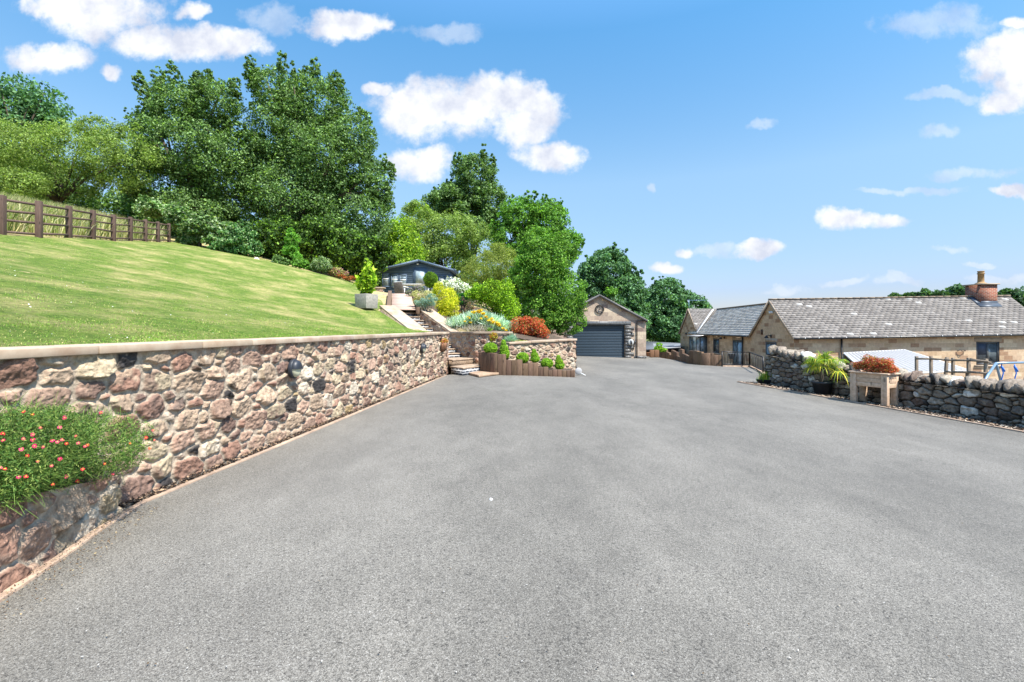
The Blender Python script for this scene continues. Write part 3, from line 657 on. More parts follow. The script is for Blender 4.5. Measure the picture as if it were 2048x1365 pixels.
mb = MB(); e_ = [pb2, pa_, pa_-RT*.6, pb2-RT*.55]; mb.hexa([(*q, -.1) for q in e_]+[(*q, CT-.02) for q in e_], tuple(MORT)); mb.F = [tuple(f) for f in mb.F]; mb.build('core', STONE, pw)
swl = thing('retaining_wall', 'side rubble wall running back towards the garage below the hornbeam', 'wall', (2.6, 21, 0))
rubble('masonry', (2.2,17.62), (3.02,24.4), lambda u: 1.02-.05*u, swl, 39, H=1.4, z0=-.4, hres=.05, vres=.05)
mb = MB(); mb.hexa([(2.18,17.62,-.4),(3.0,24.4,-.4),(2.7,24.4,-.4),(1.88,17.62,-.4),(2.18,17.62,1.0),(3.0,24.4,.68),(2.7,24.4,.68),(1.88,17.62,1.0)][:8], tuple(MORT)); mb.build('core', STONE, swl)
mw = thing('retaining_wall', 'short rubble wall with flat slabs right of the stair entrance', 'wall', (-.7, 16.7, 0))
c0 = stair(-.05, 1.0); c1 = np.array((-1.26,16.75)); c2_ = np.array((-.13,16.42)); 
rubble('masonry', c0, c1, lambda u: CT-.07, mw, 41, H=1.4, z0=-.1, hres=.018, vres=.018, rmax=.11, rmin=.04)
rubble('masonry', c1, c2_, lambda u: CT-.07, mw, 42, H=1.4, z0=-.1, hres=.018, vres=.018, rmax=.10, rmin=.035)
rubble('masonry', c2_, c2_+np.array((.25,.45)), lambda u: CT-.07, mw, 43, H=1.4, z0=-.1, hres=.02, vres=.02, rmax=.13, rmin=.05)
mb = MB(); poly = [c1, c2_, c2_+np.array((.25,.45)), stair(-.05,1.55), stair(-.05,1.03)]
mb.add([(*p,-.1) for p in poly]+[(*p,CT-.075) for p in poly], [(4,3,2,1,0),(5,6,7,8,9)]+[(i,(i+1)%5,(i+1)%5+5,i+5) for i in range(5)], tuple(MORT)); 
cc_ = sum(poly)/5; mb.V = [((x-cc_[0])*.93+cc_[0], (y-cc_[1])*.93+cc_[1], z) for x, y, z in mb.V]; mb.build('core', STONE, mw)
nn1 = np.array((.22,.2)); slab_run(mw, [(*(c0+RT*.2-HD*.03), CT), (*(c1+np.array((.13,.13))), CT)], .25, .07, .6, 5, tint=.22)
slab_run(mw, [(*(c1+np.array((-.02,.2))), CT+.001), (*(c2_+np.array((.10,.2))), CT+.001)], .25, .07, .9, 6)
lw = thing('retaining_wall', 'low rubble wall behind the clipped box plants, running towards the garage', 'wall', (1, 16.6, 0))
d0 = np.array((-.12,15.95)); d1_ = np.array((2.27,17.3)); Ld = np.linalg.norm(d1_-d0); zl = lambda u: 1.02+.09*u/Ld
rubble('masonry', d0, d1_, lambda u: zl(u)-.065, lw, 51, H=1.4, z0=-.2, hres=.016, vres=.016, rmax=.085, rmin=.032)
rubble('masonry', d1_, d1_+np.array((-.1,.4)), lambda u: 1.04, lw, 52, H=1.4, z0=-.2, hres=.03, vres=.03, rmax=.12, rmin=.05)
dn = np.array((-(d1_-d0)[1], (d1_-d0)[0]))/Ld; mb = MB(); e = [d0+dn*.03, d1_+dn*.03, d1_+dn*.36, d0+dn*.36]
mb.hexa([(*p,-.2) for p in e]+[(*e[0],.94),(*e[1],1.03),(*e[2],1.03),(*e[3],.94)], tuple(MORT)); mb.build('core', STONE, lw)
slab_run(lw, [(*(d0+dn*.17), 1.02), (*(d1_+dn*.17+(d1_-d0)/Ld*.04), 1.11)], .23, .068, .95, 8)
mb = MB(); q = [G(928,748)[:2], G(958,756)[:2], G(1006,750)[:2], G(975,743)[:2]]; mb.hexa([(*p, .002) for p in q]+[(*p, .075) for p in q], (1,.92,.86))
tag(mb.build('stone_slab', PAVE, loc=(*q[0], 0), bevel=.015), 'loose pinkish stone slab on the drive at the foot of the steps', 'slab')

# ---------------------------------------------------------------- foliage tools
def leaves(Pn, size, rng, cols, aspect=.5, outward=None, flat=.0, var=.3, bend=False, droop=0, hue=None):
    n = len(Pn); d1 = rng.normal(size=(n, 3))
    if droop: d1[:, 2] -= droop
    nr = rng.normal(size=(n, 3))
    if outward is not None: nr = nr*1.0+outward*.9
    nr[:, 2] += flat
    nr /= np.linalg.norm(nr, axis=1)[:, None]+1e-9
    d1 -= nr*(d1*nr).sum(1)[:, None]; d1 /= np.linalg.norm(d1, axis=1)[:, None]+1e-9
    d2 = np.cross(nr, d1); s = (size*rng.uniform(.6, 1.35, n))[:, None]
    a = Pn-d1*s*.5; b = Pn+d2*s*aspect*.5-d1*s*.05; c = Pn+d1*s*.5; d = Pn-d2*s*aspect*.5-d1*s*.05
    V = np.stack((a, b, c, d), 1).reshape(-1, 3)
    cl = np.array(cols)[rng.randint(0, len(cols), n)]*rng.uniform(1-var, 1+var, (n, 1)); return V, np.repeat(cl, 4, 0)
def clump_points(ells, rng, n, sub=.30, nsub=40, hollow=.55, squash=.8, surf=.75):
    """points gathered in sub-clumps over ellipsoids; ells rows cx cy cz rx ry rz"""
    E = np.array(ells, float); wts = (E[:, 3]*E[:, 5]+E[:, 3]*E[:, 4]+E[:, 4]*E[:, 5]); wts = wts/wts.sum()
    P_ = []; N_ = []
    for e, wt in zip(E, wts):
        m = max(3, int(nsub*min(wt*len(E), 2.2))); k = int(n*wt)
        d = rng.normal(size=(m, 3)); d /= np.linalg.norm(d, axis=1)[:, None]; rr = rng.uniform(hollow, 1.0, (m, 1))**.6
        cen = e[:3]+d*e[3:]*rr*(1-sub*.5); R_ = e[3:].mean()*sub*rng.uniform(.6, 1.5, m)
        j = rng.choice(m, k, p=(R_**2)/(R_**2).sum()); dd = rng.normal(size=(k, 3)); dd /= np.linalg.norm(dd, axis=1)[:, None]
        r = rng.uniform(.35, 1, (k, 1))**.5; off = dd*r*R_[j][:, None]; off[:, 2] *= squash
        P_.append(cen[j]+off); N_.append(dd*.6+d[j]*.6)
    return np.concatenate(P_), np.concatenate(N_)
def foliage(name, ells, parent, seed, n, size, cols, m=None, aspect=.55, sub=.3, nsub=40, hollow=.5, flat=.35, var=.3, loc=None, droop=0, squash=.8, zmin=None):
    rng = np.random.RandomState(seed); Pn, Nn = clump_points(ells, rng, n, sub, nsub, hollow, squash)
    if zmin is not None: Pn[:, 2] = np.maximum(Pn[:, 2], zmin+rng.uniform(0, .1, len(Pn)))
    V, cc = leaves(Pn, size, rng, cols, aspect, Nn, flat, var, droop=droop)
    return raw(name, V, np.arange(len(V)).reshape(-1, 4), m or LEAF, parent, cc, loc)
def limbs(base, ells, parent, r0, seed, n=9, name='trunk', split=.35):
    rng = random.Random(seed); mb = MB(); b = np.array(base, float); E = np.array(ells, float); top = E[E[:, 2].argmax()]
    mid = b+(np.array((E[:, 0].mean(), E[:, 1].mean(), E[:, 2].mean()))-b)*split; mid[:2] = b[:2]*.7+mid[:2]*.3
    mb.tube([b-np.array((0,0,.3)), b+(mid-b)*.5, mid], [r0*1.25, r0, r0*.8], 8)
    for k in range(n):
        e = E[k % len(E)]; d = np.array([rng.gauss(0, 1) for _ in range(3)]); d /= np.linalg.norm(d); t = e[:3]+d*e[3:]*.75; t[2] = max(t[2], mid[2]+.2*r0)
        m1 = mid+(t-mid)*.45+np.array((rng.uniform(-1,1), rng.uniform(-1,1), rng.uniform(0,1)))*r0*2
        mb.tube([mid-np.array((0,0,r0)), m1, t], [r0*.6, r0*.3, r0*.08], 6)
    return mb.build(name, BARK, parent, smooth=True)
def tree(label, cat, Y, px_ells, base_px, n, size, cols, seed, r0=.2, group=None, name='tree', base=None, dy=0, spike=0, nsub=45, sub=.3, hollow=.5, aspect=.6, m=None, depthk=.85, var=.3, flat=.35, droop=0, nl=9):
    ells = []
    for k, q in enumerate(px_ells):
        x, y, rx, ry = q[:4]; YY = Y+(q[4] if len(q) > 4 else 0); c = P(x, y, YY); a = rx/F*YY; b = ry/F*YY; kk_ = .9 if spike else 1; ells.append((*c, a*kk_, min(a, b*1.5)*depthk, b*kk_))
    rs_ = np.random.RandomState(seed+900); n0 = len(ells)
    for k in range(spike):
        e = ells[k % n0]; a_ = rs_.uniform(-1.3, 1.3); d_ = np.array((math.sin(a_), rs_.uniform(-.5, .3), math.cos(a_))); q_ = rs_.uniform(.12, .27)*min(e[3], e[5])
        ells.append((e[0]+d_[0]*e[3]*1.0, e[1]+d_[1]*e[4], e[2]+d_[2]*e[5]*.98, q_*.9, q_*.9, q_*rs_.uniform(1.2, 2.2)))
    bx = (base_px-HX)/F*Y; bz = hz(bx, Y) if base is None else base
    t = thing(name, label, cat, (bx, Y, bz), group)
    limbs((bx, Y, bz), ells[:n0], t, r0, seed, nl)
    foliage('crown', ells, t, seed, n, size, cols, m, aspect, sub, nsub, hollow, flat, var, droop=droop)
    return t
GD = [S(86,114,60), S(104,134,74), S(66,92,48), S(138,166,106)]       # deep greens
GM = [S(100,142,54), S(120,164,66), S(82,122,50)]
GY = [S(140,172,52,.85), S(168,196,66,.9), S(112,150,44,.8)]
GO = [S(126,148,74), S(146,166,90), S(98,122,58)]
GB = [S(76,112,70), S(92,130,84), S(60,94,60), S(120,158,112)]

# ---------------------------------------------------------------- trees on the bank (left to right)
tree('windblown ash with bare twigs showing at the far top left', 'tree', 42, [(25,210,62,62),(90,215,55,45),(-40,230,60,60),(60,250,60,30)], 40, 9000, .30, GB, 101, .3, 'trees on the wooded bank', sub=.34, hollow=.35, nl=22)
tree('broad olive green hawthorn mass behind the tall grass at far left', 'tree', 33, [(40,300,110,60),(150,305,110,62),(240,320,90,70),(-60,310,110,70),(120,365,120,40),(200,260,60,28),(20,370,100,36,-2)], 120, 80000, .15, GO, 102, .25, 'trees on the wooded bank', nsub=130, sub=.15, aspect=.4, hollow=.6, spike=16, var=.45)
tree('dense green oak left of the tallest tree, ragged top', 'tree', 36, [(350,215,68,62),(430,210,62,60),(300,255,42,50),(380,300,115,80),(330,370,90,70),(450,330,80,90),(400,430,100,60)], 400, 105000, .17, GD, 103, .4, 'trees on the wooded bank', nsub=110, sub=.17, hollow=.5, var=.5, spike=60)
tree('tallest oak on the bank with sky showing through its crown', 'tree', 37, [(555,185,60,60),(630,215,80,70),(700,275,65,62),(560,270,85,75),(650,320,110,80),(745,370,52,60),(600,400,120,80),(710,440,92,72),(520,360,60,90)], 605, 135000, .17, GD, 104, .5, 'trees on the wooded bank', nsub=110, sub=.17, hollow=.5, nl=30, var=.5, spike=80)
tree('tall dark sycamore rising behind the summerhouse', 'tree', 56, [(950,355,52,56),(975,400,45,50),(905,400,50,40),(880,410,42,34),(945,440,60,55)], 945, 52000, .24, GD, 105, .35, 'trees on the wooded bank', nsub=80, sub=.19, hollow=.5, spike=14, var=.4)
tree('round light green tree with thin sky gaps above the garden shrubs', 'tree', 40, [(1040,430,52,42),(1095,440,50,48),(1020,480,45,50),(1080,500,72,60),(1135,490,36,40)], 1060, 42000, .19, GM, 106, .22, 'trees on the wooded bank', nsub=90, sub=.17, hollow=.5, nl=18, spike=14, var=.4)
tree('pale mounded willow thicket right of the summerhouse roof', 'tree', 45, [(850,470,52,50),(905,470,62,46),(960,490,50,45),(880,510,70,40),(835,430,30,30)], 890, 32000, .20, GO, 107, .15, 'trees on the wooded bank', nsub=80, sub=.22, hollow=.75, aspect=.4)
tree('yellow green leafy tree leaning against the tallest oak', 'tree', 40, [(810,500,40,60),(790,470,30,40),(835,440,35,40,8),(800,530,50,34)], 805, 18000, .18, GY, 108, .15, 'trees on the wooded bank', nsub=50)
tree('large rounded sycamore directly behind the garage', 'tree', 50, [(1215,545,52,58),(1250,590,50,52),(1185,570,38,60),(1230,640,75,60)], 1225, 64000, .24, GB, 109, .4, 'rounded trees behind the garage', base=-1.7, nsub=90, sub=.2, hollow=.68, var=.4, spike=6)
tree('lower rounded sycamore between garage and house', 'tree', 56, [(1330,600,45,50),(1375,620,45,42),(1310,640,50,50),(1360,660,60,44),(1410,625,20,22)], 1345, 60000, .25, GB, 110, .4, 'rounded trees behind the garage', base=-1.7, nsub=90, sub=.2, hollow=.68, var=.4, spike=6)
tree('small light green spray peeping above the garage roof', 'tree', 44, [(1222,584,13,11)], 1222, 700, .2, GM, 111, .08, base=-1.5)
# understory along the lawn edge
tree('leafy elder shrub with pale blossom at the fence end', 'shrub', 31, [(400,450,45,34),(355,430,34,30),(440,470,40,34),(300,415,40,22),(380,480,30,18)], 400, 21000, .17, [S(110,146,80,.8), S(140,170,110,.8), S(70,106,54,.8), S(180,196,150,.8)], 120, .1, 'shrubs under the trees', name='shrub', nsub=50, sub=.2, hollow=.4, var=.45, spike=10)
tree('blue green shrub with pale leaves beside the lawn edge', 'shrub', 30.5, [(475,480,42,38),(505,500,24,20),(450,500,34,22)], 478, 14000, .15, [S(84,136,72,.8), S(116,160,96,.8), S(56,100,54,.8), S(170,196,140,.8)], 121, .1, 'shrubs under the trees', name='shrub', nsub=45, sub=.2, hollow=.4, var=.4, spike=8)
tree('dark undergrowth thicket below the tallest oak', 'thicket', 34, [(560,480,60,50),(640,480,60,50),(700,500,60,44),(520,490,40,34),(750,510,40,36),(600,520,60,24)], 620, 30000, .20, [S(54,80,36,.8), S(70,98,44,.8), S(120,156,62,.9)], 122, .2, name='thicket', nsub=90, sub=.18, hollow=.4, var=.5)
tree('bright green sapling standing at the lawn edge', 'tree', 29, [(585,480,15,18),(580,500,16,14),(592,512,12,10),(582,463,8,10)], 585, 2600, .13, [S(130,180,74,.9), S(96,150,54,.9)], 123, .035, name='sapling')
tree('rounded grey green bush at the lawn edge', 'bush', 28, [(643,530,22,15),(632,536,14,10)], 643, 3500, .10, [S(140,166,110,.8), S(100,130,76,.8), S(180,196,150,.8)], 124, .04, name='bush')
for k, (x, y, c) in enumerate([(600,527,'low dark green bush left of the grey green one'),(672,545,'loose flowering plant right of the grey green bush'),(560,522,'low fern clump near the white stones')]):
    tree(c, 'bush', 28.5, [(x,y,18,11),(x+12,y+4,12,8)], x, 1600, .10, [GM, [S(196,186,120,.8), S(120,140,70,.8), S(190,120,140,.8)], GD][k], 125+k, .03, name='bush')
tree('low orange flowered bed beside the laurel', 'flower bed', 27, [(700,557,16,4),(682,552,10,3)], 700, 1400, .07, [S(215,120,70,.8), S(190,90,60,.8), S(120,130,60,.8)], 129, .02, name='flower_bed_plant', m=PETAL)
tree('yellow blossomed spreading plant by the summerhouse left corner', 'bush', 40, [(775,513,22,16),(745,520,20,16),(715,535,20,14)], 750, 5200, .11, [S(170,180,110,.8), S(140,156,80,.8), S(196,190,120,.8)], 130, .03, name='bush')
for k, (x, y) in enumerate([(513,516),(548,523)]):
    mb = MB(); p = P(x, y+5, 29.5); mb.lathe(p[0], p[1], [(.16, p[2]-.2), (.2, p[2]-.05), (.16, p[2]+.1), (.06, p[2]+.17)], 8, (.75,.75,.73))
    tag(mb.build('boulder', STONE, loc=p, smooth=True), ['left of two pale stones at the lawn edge', 'right of two pale stones at the lawn edge'][k], 'stone', 'pale stones at the lawn edge')
# tall grass beyond the fence
def blades(n, pf_, hgt, wid, cols, seed, lean=.35, wind=(.2, 0, 0), seg=2, m=None):
    rng = np.random.RandomState(seed); o = pf_(rng, n); a = rng.uniform(0, 2*np.pi, n); h = hgt*rng.uniform(.5, 1.25, n)
    side = np.column_stack((np.cos(a), np.sin(a), np.zeros(n)))*(wid*rng.uniform(.6, 1.3, n))[:, None]/2
    tip = np.column_stack((rng.normal(0, lean, n), rng.normal(0, lean, n), np.ones(n)))+np.array(wind); tip = tip/np.linalg.norm(tip, axis=1)[:, None]*h[:, None]
    mid = o+tip*np.array((.35, .35, .62)); top = o+tip
    V = np.stack((o-side, o+side, mid+side*.8, mid-side*.8, top), 1).reshape(-1, 3); b = np.arange(n)*5
    Fc = [(i, i+1, i+2, i+3) for i in b]+[(i+3, i+2, i+4) for i in b]
    c = np.array(cols)[rng.randint(0, len(cols), n)]*rng.uniform(.7, 1.25, (n, 1)); return V, Fc, np.repeat(c, 5, 0)
FL = np.array([(-14.9,14.1),(-16.7,19.3),(-19.1,25.2),(-21.1,29.7)])
def beyond(rng, n):
    t = rng.rand(n)*1.25-.25; x = np.interp(t, [-.3, 0, .33, .66, 1], [-15.5,-14.9,-16.7,-19.1,-21.1]); y = np.interp(t, [-.3, 0, .33, .66, 1], [9.5,14.1,19.3,25.2,29.7])
    o = rng.uniform(4.4, 10.5, n); o = np.where(rng.rand(n) < .06, rng.uniform(.3, 2, n), o); x = x-o*.93; y = y+o*.35; return np.column_stack((x, y, hill(x, y)-.03))
V, Fc, cc = blades(52000, beyond, 1.0, .03, [S(206,196,140,.85), S(160,170,100,.8), S(130,152,80,.75), S(220,212,170,.85)], 5, .34, (.3, 0, 0))
tag(raw('long_grass', V, Fc, LEAFW, col=cc), kind='stuff')
# short mown blades, denser near the coping
def lawnpts(rng, n):
    nu, nv = LX.shape; i = rng.randint(0, nu-1, n*4); j = rng.randint(0, nv-1, n*4); fx = rng.rand(n*4); x = LX[i, j]*(1-fx)+LX[i+1, j+1]*fx; y = LY[i, j]*(1-fx)+LY[i+1, j+1]*fx+rng.uniform(-.05, .05, n*4)
    x += rng.uniform(-.04, .04, n*4); d = np.hypot(x, y); ok = (y > .8) & (rng.rand(n*4) < np.clip(9/d**1.25, 0, 1)) & (x < wallX(y)-.37); x = x[ok][:n]; y = y[ok][:n]
    return np.column_stack((x, y, hill(x, y)+.025))
rg = np.random.RandomState(3); pp = lawnpts(rg, 130000); m = len(pp)
# extra fringe along the coping
yf = rg.uniform(2.2, 15, 26000)**1.0; xf = wallX(yf)-.365-rg.exponential(.35, 26000); pf2 = np.column_stack((xf, yf, hill(xf, yf)+.025)); allp = np.concatenate((pp, pf2))
V, Fc, cc = blades(len(allp), lambda r, n: allp, .024, .006, [S(120,165,55,.85), S(150,185,80,.9), S(98,140,40,.8), S(200,190,125,.9)], 6, .5, (0,0,0))
tag(raw('grass', V, Fc, LEAFW, col=cc), kind='stuff')
k = rg.choice(m, 600); dp = pp[k]+np.array((0,0,.03)); V, cc = leaves(dp, .015, rg, [(.75,.75,.7), (.7,.7,.72)], .9, None, 2.0, .1)
tag(raw('clover_flowers', V, np.arange(len(V)).reshape(-1, 4), PETAL, col=cc), kind='stuff')

# ---------------------------------------------------------------- post and rail fence on the bank
fposts = [(4,82),(78,76),(138,66),(186,60),(227,55),(261,50),(291,46),(316,43),(338,39)]
fb = [472,478,478,480,484,484,485,486,486]
fpp = [(-15.6,12.2,None)]
for (x, h), b in zip(fposts, fb): Y = 1.2*F/h; fpp.append(((x-HX)/F*Y, Y, None))
fpp = [(x, y, hz(x, y)) for x, y, _ in fpp]
fen = thing('rail_fence', 'brown post and rail fence along the top of the lawn', 'fence', fpp[1])
for k, (x, y, z) in enumerate(fpp):
    mb = MB(); t = random.uniform(.85, 1.15); mb.rbox((x, y, z+.5), (.15, .15, 1.36), .3+random.uniform(-.08,.08), (t, t*.97, t*.95)); mb.build('post', FENCEW, fen, bevel=.008)
    if k:
        x0, y0, z0 = fpp[k-1]
        for hh in (.15, .47, .78, 1.08):
            mb = MB(); t = random.uniform(.9, 1.3); j = [random.uniform(-.025,.025) for _ in range(2)]
            mb.bar((x0-.05, y0+.09, z0+hh+j[0]), (x-.05, y+.09, z+hh+j[1]), .04, .072, (t, t, t)); mb.build('rail', FENCEW, fen)

# ---------------------------------------------------------------- deck path, terrace, summerhouse
dk = thing('deck_path', 'sloping path of pale boards leading up to the terrace', 'path', (*DK0, 2.28)); dk['kind'] = 'structure'; 
for kk_ in ('label', 'category'): del dk[kk_]
mb = MB(); n = 27
for k in range(n):
    t0, t1 = -.25+k*5.6/n, -.25+(k+1)*5.6/n-.012; z0, z1 = deckz(t0), deckz(t1); tt = random.uniform(.85, 1.15)
    a, b, c, d = dkp(t0, -DKW), dkp(t0, DKW), dkp(t1, DKW), dkp(t1, -DKW)
    mb.hexa([(*a,z0-.04),(*b,z0-.04),(*c,z1-.04),(*d,z1-.04),(*a,z0),(*b,z0),(*c,z1),(*d,z1)], (tt, tt*.97, tt*.95))
mb.build('boards', DECKW, dk)
for s, nm in ((-1, 'left'), (1, 'right')):
    mb = MB(); o0, o1 = (s*.49, s*.62) if s > 0 else (-.66, -.49); a, b, c, d = dkp(-.3, o0), dkp(-.3, o1), dkp(5.35, o1), dkp(5.35, o0)
    if s < 0: a, b, c, d = dkp(-.3, o0), dkp(-.3, o1), dkp(5.35, o1), dkp(5.35, o0)
    u0, u1 = deckz(-.3)+.10, deckz(5.35)+.14
    mb.hexa([(*a,2.05),(*b,2.05),(*c,2.6),(*d,2.6),(*a,u0),(*b,u0),(*c,u1),(*d,u1)]); o = mb.build('side_wall', SLEEP, None, (*a, 2), bevel=.01)
    o.name = 'path_edging'; tag(o, 'dark timber edging on the %s of the sloping board path' % ['lawn side', 'planted side'][s > 0], 'edging', 'timber edgings of the board path')
TZ = deckz(5.35)
mb = MB(); mb.box(-9.5, -2.2, DK1[1]+.02, 40, TZ-.9, TZ-.0); tag(mb.build('terrace', PAVE), kind='structure')
def summerhouse():
    Y = 36; s = thing('summerhouse', 'dark navy timber summerhouse with a low pitched roof at the top of the path', 'summerhouse', ((835-HX)/F*Y, Y, TZ))
    X = lambda px: (px-HX)/F*Y; Z = lambda py: EYE+(HY-py)/F*Y
    x0, x1, xm = X(764), X(901), X(838); ze = Z(541); zr = Z(526); z0 = 3.3
    mb = MB(); nb = 18
    # boarded front in overlapping courses
    zs = np.arange(z0, zr, .145)
    for a in zs:
        b = min(a+.15, zr-.02)
        def lim(z):
            if z <= ze: return x0, x1
            f = (z-ze)/(zr-ze); return x0+(xm-x0)*f, x1+(xm-x1)*f
        l0, r0_ = lim(a); l1, r1_ = lim(b); mb.hexa([(l0,Y-.025,a),(r0_,Y-.025,a),(r0_,Y+.03,a),(l0,Y+.03,a),(l1,Y,b),(r1_,Y,b),(r1_,Y+.03,b),(l1,Y+.03,b)])
    mb.box(x0, x1, Y+.03, Y+4.5, z0, ze); mb.build('wall', NAVY, s)
    for sx, xe in ((-1, X(757)), (1, X(909))):
        mb = MB(); zee = ze-.06; mb.hexa([(xe,Y-.35,zee-.05),(xm,Y-.35,zr+.05),(xm,Y+5,zr+.05),(xe,Y+5,zee-.05),(xe,Y-.35,zee+.10),(xm,Y-.35,zr+.21),(xm,Y+5,zr+.21),(xe,Y+5,zee+.10)])
        r_ = mb.build('roof', NAVY, s)
        mb = MB()
        for k in range(7):
            f = k/7; x = xe+(xm-xe)*f; z = zee+.11+(zr-zee+.11)*f; mb.bar((x, Y-.36, z), (x, Y+5, z), .06, .03)
        mb.build('roof_batten', m_plain('felt', S(110,122,140,.6), .6) if 'felt' not in bpy.data.materials else bpy.data.materials['felt'], r_)
    for (a, b, t, bt_) in ((764,779,548,573),(782,797,549,574),(799,814,550,575),(878,888,553,568),(890,903,553,568)):
        f = MB(); xa, xb, zt, zb = X(a)+.02, X(b)-.0, Z(t), Z(bt_); y = Y-.06
        for q in ((xa,xb,zt-.03,zt+.04),(xa,xb,zb-.05,zb),(xa,xa+.05,zb,zt),(xb-.05,xb,zb,zt)): f.box(q[0], q[1], y-.02, y+.04, q[2], q[3])
        fo = f.build('window', NAVY, s); p_ = MB(); p_.box(xa+.05, xb-.05, y+.005, y+.02, zb, zt-.03); p_.build('pane', GLASSB, fo)
        l = MB(); zm = zt-(zt-zb)*.42; l.box(xa+.05, xb-.05, y-.012, y+.004, zm-.03, zm+.03); l.build('blind_rail', WHITE, fo)
        l = MB()
        for i in range(1, 4): l.box(xa+.05+(xb-xa-.1)*i/4-.006, xa+.05+(xb-xa-.1)*i/4+.006, y-.01, y+.003, zm, zt-.03)
        for i in range(1, 3): l.box(xa+.05, xb-.05, y-.011, y+.002, zm+(zt-zm)*i/3-.006, zm+(zt-zm)*i/3+.006)
        l.build('glazing_bar', NAVY, fo)
    d = MB(); xa, xb = X(829), X(852); zt = Z(538); d.box(xa-.1, xb+.1, Y-.06, Y-.02, 3.9, zt+.08); fr_ = d.build('door_frame', NAVY, s)
    d = MB(); d.box(xa, xb, Y-.1, Y-.062, 3.9, zt); dr = d.build('door', NAVY, s); g_ = MB(); g_.box(X(832), X(849), Y-.115, Y-.101, Z(570), Z(543)); g_.build('door_glass', GLASSB, dr)
    h = MB(); h.box(X(830)-.03, X(830)+.03, Y-.15, Y-.10, Z(577), Z(572)); h.build('door_handle', WHITE, dr)
    l = MB(); l.rbox((X(836), Y-.1, Z(529)), (.14, .1, .08)); l.build('lamp', WHITE, s)
    for k in range(4):
        p = MB(); p.box(X(774), X(787), Y-2.2+k*.5, Y-1.7+k*.5+1.7-.5*k, TZ+.14*k, TZ+.14*(k+1)-.01); p.build('step', NAVY, s)
summerhouse()
pz = P(763,588,29); q = thing('stone_pillar', 'short rubble pillar with a slab cap behind the laurel', 'pillar', (pz[0], 29, TZ))
mb = MB(); mb.box(pz[0]-.35, pz[0]+.12, 28.85, 29.2, 2.8, TZ+.62, tuple(MORT)); mb.build('core', STONE, q)
rubble('masonry', (pz[0]-.36, 28.83), (pz[0]+.14, 28.83), lambda u: TZ+.62, q, 61, H=1.3, z0=2.8, hres=.03, vres=.03, rmax=.12); mb = MB(); mb.box(pz[0]-.42, pz[0]+.2, 28.76, 29.26, TZ+.62, TZ+.69); mb.build('cap', COPE, q, bevel=.01)
def chair(label, x, y, ang, grp):
    c = thing('garden_chair', label, 'chair', (0,0,0), grp)
    a = MB(); a.hexa([(-.30,.20,.05),(.30,.20,.05),(.30,.28,.05),(-.30,.28,.05),(-.28,.36,.98),(.28,.36,.98),(.28,.42,.96),(-.28,.42,.96)]); a.build('backrest', RATTAN, c, bevel=.02)
    a = MB(); a.box(-.28,.28,-.30,.24,.30,.38); a.build('seat', RATTAN, c, bevel=.02)
    for s in (-1, 1):
        a = MB(); a.hexa([(s*.32-.03,-.30,.58),(s*.32+.03,-.30,.58),(s*.32+.03,.30,.64),(s*.32-.03,.30,.64),(s*.32-.03,-.30,.63),(s*.32+.03,-.30,.63),(s*.32+.03,.34,.70),(s*.32-.03,.34,.70)]); a.build('armrest', WHITE, c)
        for yy in (-.27, .22):
            a = MB(); a.tube([(s*.30, yy, 0), (s*.31, yy, .6)], .018, 8); a.build('leg', WHITE, c)
    a = MB(); a.box(-.25,.25,-.27,.18,.385,.46); a.build('cushion', m_plain('grey_cushion', S(150,152,156,.6), .9) if 'grey_cushion' not in bpy.data.materials else bpy.data.materials['grey_cushion'], c, bevel=.03)
    a = MB(); a.tube([(-.30,.37,.96),(-.2,.375,1.0),(.2,.375,1.0),(.30,.37,.96)], .016, 8); a.build('back_rim', WHITE, c)
    c.scale = (1.1, 1.1, .84); c.location = (x, y, TZ); c.rotation_euler = (0, 0, ang); return c
ch = chair('rattan garden chair with its back to the path, nearest the steps', P(806,580,27.4)[0], 27.4, R(150), 'garden chairs on the terrace')
c2c = copy_tree(ch); c2c.location = (P(824,580,29)[0], 29.6, TZ); c2c.rotation_euler = (0,0,R(-60)); c2c['label'] = 'rattan garden chair beyond the white table, turned sideways'
tb = thing('garden_table', 'white topped garden table beside the rattan chairs', 'table', (P(830,580,27.4)[0], 27.6, TZ))
x, y = tb.location[:2]; mb = MB(); mb.box(x-.75, x+.75, y-.45, y+.45, TZ+.70, TZ+.735); mb.build('tabletop', WHITE, tb, bevel=.01)
for sx in (-.65, .65):
    for sy in (-.35, .35): mb = MB(); mb.tube([(x+sx, y+sy, TZ), (x+sx, y+sy, TZ+.7)], .03, 8); mb.build('leg', WHITE, tb)
# lollipop topiary
def topiary(label, ells, base, seed, n, size, cols, stem=True, grp=None, name='topiary'):
    t = thing(name, label, 'topiary', base, grp); foliage('foliage', ells, t, seed, int(n*2.4), size*.62, cols, LEAF, .6, .10, 420, .9, .2, .28)
    core = MB(); 
    for e in ells:
        pr = []
        for k in range(9):
            a = -math.pi/2+math.pi*k/8; pr.append((max(.004, e[3]*.84*math.cos(a)), e[2]+e[5]*.84*math.sin(a)))
        core.lathe(e[0], e[1], pr, 14, tuple(cols[-1]))
    core.build('inner_twigs', LEAFW, t, smooth=True)
    if stem: mb = MB(); mb.tube([base, ells[0][:3]], .03, 7); mb.build('stem', BARK, t)
    return t
c = P(861,558,27); topiary('clipped lollipop bush standing in front of the summerhouse', [(*c, .41, .38, .40), (c[0], c[1], c[2]-.22, .33, .3, .3)], (c[0], c[1], TZ-.2), 140, 5200, .06, [S(150,190,50,.85), S(120,160,40,.8), S(70,104,30,.7)])

